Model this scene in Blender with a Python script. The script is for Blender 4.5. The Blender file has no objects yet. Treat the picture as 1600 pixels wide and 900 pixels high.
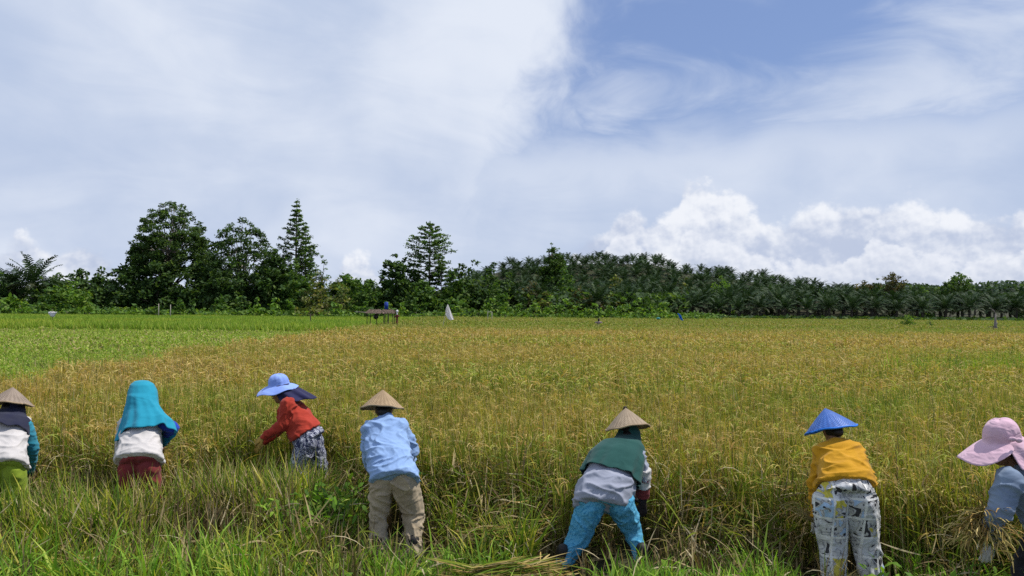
import bpy, bmesh, math, random
import numpy as np
from mathutils import Vector, Matrix, noise as mnoise

scene = bpy.context.scene
COL = scene.collection
rng = np.random.default_rng(7)
random.seed(7)
F = 1232.0
H = 2.3
TH = math.atan(34 / F)
RHO = math.atan(0.0088)

# ------------------------------------------------------------------ camera
fwd = Vector((0, math.cos(TH), math.sin(TH)))
U = Vector((0, -math.sin(TH), math.cos(TH)))
Xv = Vector((1, 0, 0))
cr = math.cos(RHO) * Xv + math.sin(RHO) * U
cu = -math.sin(RHO) * Xv + math.cos(RHO) * U
cam_d = bpy.data.cameras.new('camera')
cam = bpy.data.objects.new('camera', cam_d)
COL.objects.link(cam)
cam.matrix_world = Matrix(((cr.x, cu.x, -fwd.x, 0), (cr.y, cu.y, -fwd.y, 0), (cr.z, cu.z, -fwd.z, H), (0, 0, 0, 1)))
cam_d.sensor_width = 36
cam_d.lens = 36 * F / 1600
cam_d.clip_start = 0.1
cam_d.clip_end = 6000
scene.camera = cam


def at(px, py, Y):
    """world point seen at photo pixel px, py at world depth Y"""
    d = fwd + (px - 800) / F * cr - (py - 450) / F * cu
    t = Y / d.y
    return Vector((d.x * t, Y, d.z * t + H))


def gx(px, Y):
    return (px - 800) / F * Y


# ------------------------------------------------------------------ light
SUN_EL = math.radians(60)
SUN_AZ = math.radians(82)     # from +Y clockwise: high on the right
sdir = Vector((math.sin(SUN_AZ) * math.cos(SUN_EL), math.cos(SUN_AZ) * math.cos(SUN_EL), math.sin(SUN_EL)))
sun_d = bpy.data.lights.new('sun', 'SUN')
sun_d.energy = 4.6
sun_d.angle = math.radians(0.55)
sun_d.color = (1.0, 0.955, 0.88)
sun = bpy.data.objects.new('sun', sun_d)
COL.objects.link(sun)
sun.rotation_euler = sdir.to_track_quat('Z', 'Y').to_euler()
sun.location = (20, -20, 60)
scene.view_settings.view_transform = 'Standard'
scene.view_settings.look = 'None'
scene.view_settings.exposure = 0.0
scene.view_settings.gamma = 1.0
scene.view_settings.use_curve_mapping = False
scene.cycles.max_bounces = 4
scene.cycles.diffuse_bounces = 2
scene.cycles.transmission_bounces = 2
scene.cycles.use_denoising = False

# ------------------------------------------------------------------ world: Nishita sky with cloud layers by direction
world = bpy.data.worlds.new('World')
scene.world = world
world.use_nodes = True
wt = world.node_tree
wt.nodes.clear()


class S:
    """a socket with arithmetic"""
    def __init__(s, sock): s.s = sock
    @staticmethod
    def m(op, a, b=None, c=None, clamp=False):
        n = wt.nodes.new('ShaderNodeMath'); n.operation = op; n.use_clamp = clamp
        for i, v in enumerate((a, b, c)):
            if v is None: continue
            if isinstance(v, S): wt.links.new(v.s, n.inputs[i])
            else: n.inputs[i].default_value = v
        return S(n.outputs[0])
    def __add__(s, o): return S.m('ADD', s, o)
    def __radd__(s, o): return S.m('ADD', s, o)
    def __sub__(s, o): return S.m('SUBTRACT', s, o)
    def __rsub__(s, o): return S.m('SUBTRACT', o, s)
    def __mul__(s, o): return S.m('MULTIPLY', s, o)
    def __rmul__(s, o): return S.m('MULTIPLY', s, o)
    def __truediv__(s, o): return S.m('DIVIDE', s, o)
    def clamp(s): return S.m('ADD', s, 0.0, clamp=True)
    def max(s, o): return S.m('MAXIMUM', s, o)
    def min(s, o): return S.m('MINIMUM', s, o)


def step(v, lo, hi):
    n = wt.nodes.new('ShaderNodeMapRange'); n.interpolation_type = 'SMOOTHSTEP'
    wt.links.new(v.s, n.inputs[0])
    if lo > hi:
        n.inputs[1].default_value = hi; n.inputs[2].default_value = lo
        n.inputs[3].default_value = 1; n.inputs[4].default_value = 0
    else:
        n.inputs[1].default_value = lo; n.inputs[2].default_value = hi
        n.inputs[3].default_value = 0; n.inputs[4].default_value = 1
    return S(n.outputs[0])


def comb(x, y, z=0.0):
    n = wt.nodes.new('ShaderNodeCombineXYZ')
    for i, v in enumerate((x, y, z)):
        if isinstance(v, S): wt.links.new(v.s, n.inputs[i])
        else: n.inputs[i].default_value = v
    return n.outputs[0]


def fbm(vec, scale, detail=5, rough=0.55, dist=0.0):
    n = wt.nodes.new('ShaderNodeTexNoise')
    wt.links.new(vec, n.inputs['Vector'])
    n.inputs['Scale'].default_value = scale
    n.inputs['Detail'].default_value = detail
    n.inputs['Roughness'].default_value = rough
    n.inputs['Distortion'].default_value = dist
    return S(n.outputs[0])


def vor(vec, scale, detail=3, rough=0.5):
    n = wt.nodes.new('ShaderNodeTexVoronoi')
    n.feature = 'F1'
    wt.links.new(vec, n.inputs['Vector'])
    n.inputs['Scale'].default_value = scale
    n.inputs['Detail'].default_value = detail
    n.inputs['Roughness'].default_value = rough
    n.normalize = True
    return S(n.outputs['Distance'])


def mixc(f, a, b):
    n = wt.nodes.new('ShaderNodeMix'); n.data_type = 'RGBA'
    wt.links.new(f.s, n.inputs[0])
    for i, v in ((6, a), (7, b)):
        if isinstance(v, tuple): n.inputs[i].default_value = (*v, 1)
        else: wt.links.new(v, n.inputs[i])
    return n.outputs[2]


tc = wt.nodes.new('ShaderNodeTexCoord')
sp = wt.nodes.new('ShaderNodeSeparateXYZ')
wt.links.new(tc.outputs['Generated'], sp.inputs[0])
dx, dy, dz = (S(sp.outputs[i]) for i in range(3))
# azimuth and elevation in hundreds of "photo pixels" (F px per radian)
AZ = S.m('ARCTAN2', dx, dy) * (F / 100)
EL = S.m('ARCSINE', dz) * (F / 100)


def ae(px, py):
    d = (fwd + (px - 800) / F * cr - (py - 450) / F * cu).normalized()
    return math.atan2(d.x, d.y) * F / 100, math.asin(d.z) * F / 100


def blob(px, py, rx, ry):
    a, e = ae(px, py)
    u = (AZ - a) * (100.0 / rx); v = (EL - e) * (100.0 / ry)
    return S.m('EXPONENT', (u * u + v * v) * -1.0)


sky = wt.nodes.new('ShaderNodeTexSky')
sky.sky_type = 'NISHITA'
sky.sun_disc = False
sky.sun_elevation = SUN_EL
sky.sun_rotation = SUN_AZ
sky.air_density = 1.0
sky.dust_density = 0.6
sky.ozone_density = 2.0
base = mixc(S.m('ADD', 0.0, 1.0), (0, 0, 0), sky.outputs[0])

# colours are in units of the background (strength 0.1)
K = 10.0
def c(r, g, b):
    f = lambda v: ((v / 255 + 0.055) / 1.055) ** 2.4 if v > 10 else v / 255 / 12.92
    return (f(r) * K, f(g) * K, f(b) * K)

P0 = comb(AZ, EL, 0.3)
Pst = comb(AZ + EL * 1.3, EL * 2.6 - AZ * 0.35, 1.7)     # streaky high cloud
n_big = fbm(P0, 0.33, 5, 0.5)
n_mid = fbm(P0, 1.1, 6, 0.55, 0.4)
n_str = fbm(Pst, 0.42, 6, 0.55, 0.6)
# veil edge leans: px 925 at the top, 870 at py 180
a1, e1 = ae(925, 0); a2, e2 = ae(868, 185)
edge = (EL - e2) * ((a1 - a2) / (e1 - e2)) + a2
covL = step(edge - AZ + (n_mid - 0.5) * 2.2 + (n_big - 0.5) * 1.2, -0.5, 0.95)
low = step(EL + (n_big - 0.5) * 2.2 + (n_str - 0.5) * 1.2, ae(900, 140)[1], ae(900, 275)[1])
cirr = step(n_str * 0.8 + 0.1 + blob(1480, 130, 260, 80) * 0.26 + blob(1580, 10, 150, 70) * 0.22 + blob(1000, 150, 110, 70) * 0.08 - blob(1150, 60, 260, 80) * 0.08, 0.46, 0.86)
veil = covL.max(low * 0.9).max(cirr * 0.85)
veil_b = step(n_str * 0.28 + n_big * 0.5 + 0.11 + blob(790, 80, 170, 150) * 0.16 + blob(1250, 230, 320, 70) * 0.10
              + blob(330, 130, 160, 60) * 0.06 - blob(330, 300, 420, 60) * 0.04 - blob(120, 220, 260, 110) * 0.03, 0.36, 0.70)
veil_c = mixc(veil_b, c(186, 201, 228), c(227, 234, 247))
clear_c = mixc(S.m('ADD', 0.0, 0.5), base, c(138, 164, 224))
col = mixc(veil, clear_c, veil_c)

# cumulus banks
def curve(xs, pts):
    n = wt.nodes.new('ShaderNodeFloatCurve')
    cm = n.mapping.curves[0]
    cm.points[0].location = pts[0]; cm.points[1].location = pts[-1]
    for p in pts[1:-1]: cm.points.new(*p)
    for p in cm.points: p.handle_type = 'AUTO'
    n.mapping.update()
    wt.links.new(xs.s, n.inputs[1])
    return S(n.outputs[0])

A0 = -8.0; A1 = 8.0
prof = [(-300, 60), (0, 85), (40, 100), (80, 75), (120, 96), (165, 80), (200, 30), (300, 20), (480, 15), (530, 48), (556, 80), (585, 62), (625, 18),
        (860, 30), (900, 85), (945, 118), (985, 158), (1020, 132), (1058, 150), (1075, 190), (1130, 180), (1180, 148), (1215, 128), (1262, 158),
        (1310, 166), (1350, 160), (1400, 164), (1425, 178), (1470, 150), (1520, 142), (1570, 140), (1610, 165), (1900, 120)]
pts = []
for px, hgt in prof:
    a, e = ae(px, 484 - hgt)
    pts.append(((a - A0) / (A1 - A0), e / 4.0))
pts = [(0.0, 0.15)] + [p for p in pts if 0.01 < p[0] < 0.99] + [(1.0, 0.3)]
top = curve(((AZ - A0) / (A1 - A0)).clamp(), pts) * 4.0

def billow(off=(0, 0)):
    p = comb(AZ + off[0] + (n_mid - 0.5) * 0.3, (EL + off[1]) * 1.15, 4.2)
    return 1.0 - vor(p, 1.7, 4.5, 0.55)
b0 = billow()
b1 = billow((0.10, 0.12))
def small(off=(0, 0)):
    return 1.0 - vor(comb(AZ + off[0] + (n_c - 0.5) * 0.12, (EL + off[1]) * 1.1, 7.7), 5.2, 2.5, 0.55)
n_c = fbm(comb(AZ, EL * 1.4, 9.1), 1.5, 7, 0.6)
s0 = small(); s1 = small((0.04, 0.05))
cum = step(top * 0.96 - EL + (b0 - 0.60) * 0.95 + (n_c - 0.5) * 0.5 + (s0 - 0.6) * 0.22, -0.04, 0.16)
n_l = fbm(comb(AZ, EL * 1.7, 2.9), 0.9, 4, 0.5)
lit = step((b0 - b1) * 1.7 + (s0 - s1) * 0.8 + (n_c - 0.5) * 0.7 + (n_l - 0.5) * 2.2 + (0.50 - (top - EL) * 0.13)
           + blob(1120, 320, 120, 60) * 0.30 + blob(1060, 380, 60, 40) * 0.18 + blob(130, 375, 40, 22) * 0.25 + blob(560, 405, 50, 30) * 0.2 + blob(1330, 340, 160, 40) * 0.12
           - blob(970, 350, 50, 40) * 0.22 - blob(1200, 375, 70, 28) * 0.25 - blob(100, 410, 160, 26) * 0.35 - blob(1350, 420, 260, 34) * 0.12, -0.05, 1.0)
cum_c = mixc(lit, c(188, 199, 223), c(247, 249, 254))
# a nearer, lower bank in front: bright crisp tops, grey underneath
b2 = 1.0 - vor(comb(AZ * 1.0 + 3.1 + (n_c - 0.5) * 0.5, EL * 1.2, 12.4), 1.9, 4.0, 0.55)
n_d = fbm(comb(AZ, EL * 0.3, 5.5), 0.8, 3, 0.5)
top2 = top * 0.62 + (n_d - 0.5) * 1.6
dep2 = top2 - EL + (b2 - 0.60) * 0.9 + (n_c - 0.5) * 0.35
cum2 = step(dep2, -0.02, 0.10) * step(top, ae(900, 395)[1], ae(900, 370)[1])
lit2 = step(0.88 - dep2 * 1.2 + (s0 - s1) * 0.9 + (n_c - 0.5) * 0.9, 0.0, 1.0)
cum2_c = mixc(lit2, c(188, 198, 220), c(246, 248, 254))
cum_c = mixc(cum2 * 0.85, cum_c, cum2_c)
# clouds thin into the veil low on the horizon
col = mixc(cum * (0.86 - step(EL, ae(900, 430)[1], ae(900, 480)[1]) * 0.2), col, cum_c)
bg = wt.nodes.new('ShaderNodeBackground')
wt.links.new(col, bg.inputs[0])
bg.inputs[1].default_value = 0.1
wo = wt.nodes.new('ShaderNodeOutputWorld')
wt.links.new(bg.outputs[0], wo.inputs[0])
world.cycles.sampling_method = 'MANUAL'
world.cycles.sample_map_resolution = 512


# ------------------------------------------------------------------ helpers
def tag(o, label=None, cat=None, group=None, kind=None):
    if label: o['label'] = label
    if cat: o['category'] = cat
    if group: o['group'] = group
    if kind: o['kind'] = kind
    return o


def empty(name, loc, rz=0.0):
    o = bpy.data.objects.new(name, None)
    o.location = loc
    o.rotation_euler = (0, 0, rz)
    o.empty_display_size = 0.2
    COL.objects.link(o)
    return o


def link(name, me, parent=None, m=None):
    o = bpy.data.objects.new(name, me)
    COL.objects.link(o)
    if m:
        me.materials.clear(); me.materials.append(m)
    if parent:
        o.parent = parent
    return o


def mesh_np(name, v, f, col=None, smooth=False):
    """v (N,3); f (M,4) or (M,3) arrays"""
    v = np.ascontiguousarray(v, dtype=np.float32); f = np.ascontiguousarray(f, dtype=np.int32)
    me = bpy.data.meshes.new(name)
    me.vertices.add(len(v)); me.vertices.foreach_set('co', v.ravel())
    k = f.shape[1]
    me.loops.add(f.size); me.loops.foreach_set('vertex_index', f.ravel())
    me.polygons.add(len(f))
    me.polygons.foreach_set('loop_start', np.arange(0, f.size, k, dtype=np.int32))
    me.polygons.foreach_set('use_smooth', np.full(len(f), smooth, dtype=bool))
    me.update(calc_edges=True)
    if col is not None:
        a = me.color_attributes.new('Col', 'FLOAT_COLOR', 'POINT')
        cc = np.ones((len(v), 4), np.float32); cc[:, :3] = col
        a.data.foreach_set('color', cc.ravel())
    return me


class Acc:
    """collects quad strips with per-vertex albedo"""
    def __init__(s): s.v = []; s.f = []; s.c = []; s.n = 0
    def add(s, v, f, c):
        s.v.append(v.astype(np.float32)); s.f.append((f + s.n).astype(np.int32)); s.c.append(c.astype(np.float32)); s.n += len(v)
    def mesh(s, name, smooth=False):
        return mesh_np(name, np.concatenate(s.v), np.concatenate(s.f), np.concatenate(s.c), smooth)


def strips(P, side, w, c0, c1):
    """P (N,K+1,3) centre lines, side (N,3), w (N,K+1) half widths, colours (N,3) from base to tip"""
    N, K1, _ = P.shape
    L = P - side[:, None, :] * w[..., None]
    R = P + side[:, None, :] * w[..., None]
    v = np.stack([L, R], axis=2).reshape(-1, 3)
    base = (np.arange(N) * K1 * 2)[:, None] + (np.arange(K1 - 1) * 2)[None, :]
    f = np.stack([base, base + 1, base + 3, base + 2], axis=-1).reshape(-1, 4)
    t = np.linspace(0, 1, K1)[None, :, None]
    cc = c0[:, None, :] * (1 - t) + c1[:, None, :] * t
    cc = np.repeat(cc[:, :, None, :], 2, axis=2).reshape(-1, 3)
    return v, f, cc


def blades(acc, base, L, az, th0, th1, w, c0, c1, K=3, pw=1.6, prof=None):
    N = len(base)
    t = np.linspace(0, 1, K + 1)
    tm = (t[1:] + t[:-1]) / 2
    th = th0[:, None] + th1[:, None] * tm[None, :] ** pw
    seg = (L / K)[:, None]
    dxy = np.sin(th) * seg; dzz = np.cos(th) * seg
    d = np.stack([dxy * np.cos(az)[:, None], dxy * np.sin(az)[:, None], dzz], axis=-1)
    P = np.concatenate([np.zeros((N, 1, 3)), np.cumsum(d, axis=1)], axis=1) + base[:, None, :]
    tw = rng.uniform(-1.0, 1.0, N)
    side = np.stack([-np.sin(az) * np.cos(tw), np.cos(az) * np.cos(tw), np.sin(tw)], axis=-1)
    # part of the blades present their face sideways
    if prof is None:
        prof = np.clip(0.55 + 1.6 * t, 0, 1) * np.clip((1 - t) * 2.2, 0.06, 1)
    W = w[:, None] * prof[None, :] / 2
    acc.add(*strips(P, side, W, c0, c1))
    return P


def tube(P, R, seg=7):
    """closed tube along points; returns verts, quads"""
    P = [Vector(p) for p in P]
    vs = []
    n = len(P)
    ref = Vector((0.3, 1, 0.1)).normalized()
    for i, p in enumerate(P):
        t = (P[min(i + 1, n - 1)] - P[max(i - 1, 0)]).normalized()
        a = t.cross(ref)
        if a.length < 0.1: a = t.cross(Vector((1, 0, 0)))
        a.normalize(); b = t.cross(a)
        for k in range(seg):
            an = 2 * math.pi * k / seg
            vs.append(p + (a * math.cos(an) + b * math.sin(an)) * R[i])
    f = []
    for i in range(n - 1):
        for k in range(seg):
            k2 = (k + 1) % seg
            f.append((i * seg + k, i * seg + k2, (i + 1) * seg + k2, (i + 1) * seg + k))
    c0 = len(vs); vs.append(P[0]); c1 = len(vs); vs.append(P[-1])
    for k in range(0, seg):
        k2 = (k + 1) % seg
        f.append((c0, k2, k, k)) if False else None
    return vs, f, c0, c1


def tubes_mesh(name, tl, seg=7, smooth=True):
    V = []; Fq = []
    for P, R in tl:
        vs, f, c0, c1 = tube(P, R, seg)
        o = len(V)
        V += [tuple(v) for v in vs[:-2]]
        Fq += [tuple(i + o for i in q) for q in f]
        n = len(P)
        Fq.append(tuple(o + k for k in range(seg))[::-1])
        Fq.append(tuple(o + (n - 1) * seg + k for k in range(seg)))
    me = bpy.data.meshes.new(name)
    me.from_pydata(V, [], Fq)
    me.polygons.foreach_set('use_smooth', [smooth] * len(me.polygons))
    me.update()
    return me


def box_mesh(name, boxes):
    """boxes: (centre, size, rot z, tilt) joined, lightly bevelled"""
    bm = bmesh.new()
    for cen, size, *r in boxes:
        mt = Matrix.Translation(cen)
        if r: mt = mt @ Matrix.Rotation(r[0], 4, 'Z')
        if len(r) > 1: mt = mt @ Matrix.Rotation(r[1], 4, 'X')
        g = bmesh.ops.create_cube(bm, size=1, matrix=mt @ Matrix.Diagonal((*size, 1)))
    bmesh.ops.bevel(bm, geom=bm.edges[:], offset=min(min(b[1]) for b in boxes) * 0.12, segments=1, affect='EDGES')
    me = bpy.data.meshes.new(name); bm.to_mesh(me); bm.free()
    return me


# ------------------------------------------------------------------ materials
def new_mat(name):
    m = bpy.data.materials.new(name); m.use_nodes = True
    nt = m.node_tree; nt.nodes.clear()
    out = nt.nodes.new('ShaderNodeOutputMaterial')
    return m, nt, out


def leaf_mat(name, transl=0.3, rough=0.5, spec=0.35, boost=1.0, tint=(1.0, 1.15, 0.5)):
    """albedo from the Col attribute; thin leaves let light through"""
    m, nt, out = new_mat(name)
    at_ = nt.nodes.new('ShaderNodeAttribute'); at_.attribute_name = 'Col'
    pb = nt.nodes.new('ShaderNodeBsdfPrincipled')
    pb.inputs['Roughness'].default_value = rough
    pb.inputs['Specular IOR Level'].default_value = spec
    g = nt.nodes.new('ShaderNodeVectorMath'); g.operation = 'SCALE'; g.inputs['Scale'].default_value = boost
    nt.links.new(at_.outputs['Color'], g.inputs[0])
    nt.links.new(g.outputs[0], pb.inputs['Base Color'])
    tr = nt.nodes.new('ShaderNodeBsdfTranslucent')
    mu = nt.nodes.new('ShaderNodeVectorMath'); mu.operation = 'MULTIPLY'; mu.inputs[1].default_value = tint
    nt.links.new(g.outputs[0], mu.inputs[0]); nt.links.new(mu.outputs[0], tr.inputs[0])
    mx = nt.nodes.new('ShaderNodeMixShader'); mx.inputs[0].default_value = transl
    nt.links.new(pb.outputs[0], mx.inputs[1]); nt.links.new(tr.outputs[0], mx.inputs[2])
    nt.links.new(mx.outputs[0], out.inputs[0])
    return m


def solid(name, a, b=None, scale=6.0, rough=0.8, bump=0.3, bscale=25.0, spec=0.3, stretch=(1, 1, 1), dist=0.01, sheen=0.0, bdet=4):
    """two-tone noise colour with bump, object coordinates"""
    b = b or tuple(x * 0.8 for x in a)
    m, nt, out = new_mat(name)
    pb = nt.nodes.new('ShaderNodeBsdfPrincipled')
    pb.inputs['Roughness'].default_value = rough
    pb.inputs['Specular IOR Level'].default_value = spec
    pb.inputs['Sheen Weight'].default_value = sheen
    co = nt.nodes.new('ShaderNodeTexCoord')
    mp = nt.nodes.new('ShaderNodeMapping'); mp.inputs['Scale'].default_value = stretch
    nt.links.new(co.outputs['Object'], mp.inputs[0])
    n = nt.nodes.new('ShaderNodeTexNoise'); n.inputs['Scale'].default_value = scale; n.inputs['Detail'].default_value = 5
    nt.links.new(mp.outputs[0], n.inputs['Vector'])
    rp = nt.nodes.new('ShaderNodeValToRGB')
    rp.color_ramp.elements[0].position = 0.35; rp.color_ramp.elements[1].position = 0.65
    rp.color_ramp.elements[0].color = (*b, 1); rp.color_ramp.elements[1].color = (*a, 1)
    nt.links.new(n.outputs[0], rp.inputs[0])
    nt.links.new(rp.outputs[0], pb.inputs['Base Color'])
    n2 = nt.nodes.new('ShaderNodeTexNoise'); n2.inputs['Scale'].default_value = bscale; n2.inputs['Detail'].default_value = bdet
    n2.inputs['Distortion'].default_value = 0.8
    nt.links.new(mp.outputs[0], n2.inputs['Vector'])
    bp = nt.nodes.new('ShaderNodeBump'); bp.inputs['Strength'].default_value = bump; bp.inputs['Distance'].default_value = dist
    nt.links.new(n2.outputs[0], bp.inputs['Height']); nt.links.new(bp.outputs[0], pb.inputs['Normal'])
    nt.links.new(pb.outputs[0], out.inputs[0])
    return m


def cloth(name, a, b=None, **k):
    k.setdefault('bscale', 7.0); k.setdefault('bump', 0.35); k.setdefault('dist', 0.03); k.setdefault('bdet', 1.2); k.setdefault('rough', 0.9); k.setdefault('spec', 0.15)
    k.setdefault('scale', 7.0); k.setdefault('stretch', (1, 1, 1.6)); k.setdefault('sheen', 0.1)
    return solid(name, a, b or tuple(x * 0.8 + 0.012 for x in a), **k)


M_rice = leaf_mat('rice_leaf', 0.36, 0.65, 0.08, boost=1.12, tint=(1.05, 1.08, 0.45))
M_weed = leaf_mat('weed_leaf', 0.38, 0.6, 0.12, boost=1.25)
M_straw = leaf_mat('straw', 0.2, 0.8, 0.08, tint=(1, 0.95, 0.55), boost=0.88)
M_leaf = leaf_mat('tree_leaf', 0.38, 0.6, 0.15, boost=1.4, tint=(1.1, 1.15, 0.45))
M_palm = leaf_mat('palm_leaf', 0.14, 0.6, 0.15)
M_bark = solid('bark', (0.16, 0.13, 0.10), (0.08, 0.065, 0.05), 3.0, 0.9, 0.6, 12, stretch=(1, 1, 0.25), dist=0.05)
M_palebark = solid('pale_bark', (0.33, 0.30, 0.25), (0.18, 0.16, 0.13), 2.0, 0.9, 0.5, 10, stretch=(1, 1, 0.3), dist=0.05)
M_palmtrunk = solid('palm_trunk', (0.11, 0.09, 0.07), (0.05, 0.045, 0.035), 5.0, 0.95, 0.8, 8, dist=0.08)

# ------------------------------------------------------------------ terrain
_rpx = np.array([-2000, 0, 300, 560, 700, 760, 800, 860, 930, 1020, 1060, 1180, 1280, 1400, 1500, 1600, 1900, 3500], float)
_rtop = np.array([440, 440, 440, 440, 425, 408, 397, 394, 392, 393, 404, 419, 431, 443, 455, 463, 464, 465], float)
_rh = np.maximum(0, (484 + (_rpx - 800) * 0.0088 - _rtop) * 335 / F + H - 6.2)
_rh[:4] = 0


def hill_h(x, y):
    x = np.asarray(x, float); y = np.asarray(y, float)
    px = 800 + x / np.maximum(y, 1) * F
    r = np.interp(px, _rpx, _rh)
    t = np.clip((y - 200) / 135, 0, 1); t = t * t * (3 - 2 * t)
    return r * t + 0.6 * np.sin(x * 0.03) * np.cos(y * 0.04) * t


xs = np.concatenate([np.linspace(-1500, -200, 14)[:-1], np.linspace(-200, 420, 125), np.linspace(420, 1800, 15)[1:]])
ys = np.concatenate([np.linspace(-300, 190, 30)[:-1], np.linspace(190, 420, 70), np.linspace(420, 3200, 24)[1:]])
GX, GY = np.meshgrid(xs, ys)
GZ = hill_h(GX, GY)
far = np.clip((GY - 420) / 300, 0, 1)
GZ = GZ * (1 - far) 
v = np.stack([GX, GY, GZ], -1).reshape(-1, 3)
nx, ny = len(xs), len(ys)
ii = (np.arange(ny - 1)[:, None] * nx + np.arange(nx - 1)[None, :]).ravel()
f = np.stack([ii, ii + 1, ii + nx + 1, ii + nx], -1)
M_ground = solid('soil_and_grass', (0.045, 0.055, 0.018), (0.035, 0.026, 0.014), 0.6, 0.95, 0.7, 3.0, dist=0.1)
g = link('ground', mesh_np('ground', v, f, smooth=True), None, M_ground)
tag(g, kind='structure')

# far wooded ridge on the right, behind the plantation
rx = np.linspace(330, 900, 90)
rz = 31 + 5 * np.sin(rx * 0.011 + 1) + 3 * np.sin(rx * 0.043) - np.clip((rx - 500) / 400, 0, 1) * 6
rows = []
for k, (yy, hf) in enumerate(((880, 0.0), (930, 0.6), (990, 1.0), (1100, 0.7), (1300, 0.0))):
    rows.append(np.stack([rx, np.full_like(rx, yy) + 10 * np.sin(rx * .05), rz * hf * np.clip((rx - 330) / 90, 0, 1) - 0.5], -1))
v = np.concatenate(rows); n = len(rx)
ii = (np.arange(4)[:, None] * n + np.arange(n - 1)[None, :]).ravel()
f = np.stack([ii, ii + 1, ii + n + 1, ii + n], -1)
M_ridge = solid('far_wood_floor', (0.03, 0.045, 0.022), (0.02, 0.03, 0.016), 0.05, 0.95, 0.5, 1.0)
o = link('far_ridge', mesh_np('far_ridge', v, f, smooth=True), None, M_ridge); tag(o, kind='structure')
RIDGE = (rx, rz)

# ------------------------------------------------------------------ fields


def lf(x, y, s, seed=0.0):
    """cheap smooth field in -1..1"""
    return (np.sin(x * s * 1.0 + seed) * np.cos(y * s * 1.3 + seed * 2) + np.sin(x * s * 2.3 - y * s * 1.7 + seed * 3) * 0.5
            + np.cos(y * s * 3.1 + x * s * 2.9 + seed) * 0.35) / 1.6


FRX = np.array([-8, -5.4, -4.6, -3.8, -3.2, -2.5, -1.9, -1.5, -0.9, -0.4, 0.2, 0.7, 1.3, 1.9, 2.5, 3.2, 3.8, 4.5, 6])
FRY = np.array([7.9, 7.9, 8.5, 8.2, 8.7, 9.1, 9.4, 8.4, 7.9, 7.7, 7.8, 7.6, 7.45, 7.3, 7.0, 6.85, 6.5, 6.3, 6.2])


def front(x): return np.interp(x, FRX, FRY)


def bx(y):
    """left border of the golden rice"""
    return np.interp(y, [0, 14.6, 15.4, 31, 61, 66, 80, 200], [-30, -30, -10.0, -11.2, -11.9, -12.5, -13.0, -20]) + 0.5 * np.sin(y * 0.9) * (y > 15.6)


def scatter(y0, y1, dens, margin=1.08, x0=None, x1=None):
    """points over the view wedge"""
    A = (y1 * y1 - y0 * y0) * 0.66 * margin
    N = int(A * dens)
    y = np.sqrt(rng.uniform(y0 * y0, y1 * y1, N))
    x = rng.uniform(-0.66, 0.66, N) * margin * y
    return x, y


def pick(N, pal, wts):
    pal = np.array(pal); i = rng.choice(len(pal), N, p=np.array(wts) / sum(wts))
    return pal[i] * rng.uniform(0.75, 1.25, (N, 1))


GREEN = [(0.12, 0.185, 0.022), (0.215, 0.255, 0.03), (0.065, 0.115, 0.016), (0.35, 0.325, 0.05)]
GOLD = [(0.46, 0.325, 0.11), (0.53, 0.41, 0.165), (0.40, 0.25, 0.08), (0.46, 0.38, 0.12)]
STRAWC = [(0.38, 0.30, 0.15), (0.24, 0.18, 0.09), (0.48, 0.41, 0.25), (0.15, 0.11, 0.055)]


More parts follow.
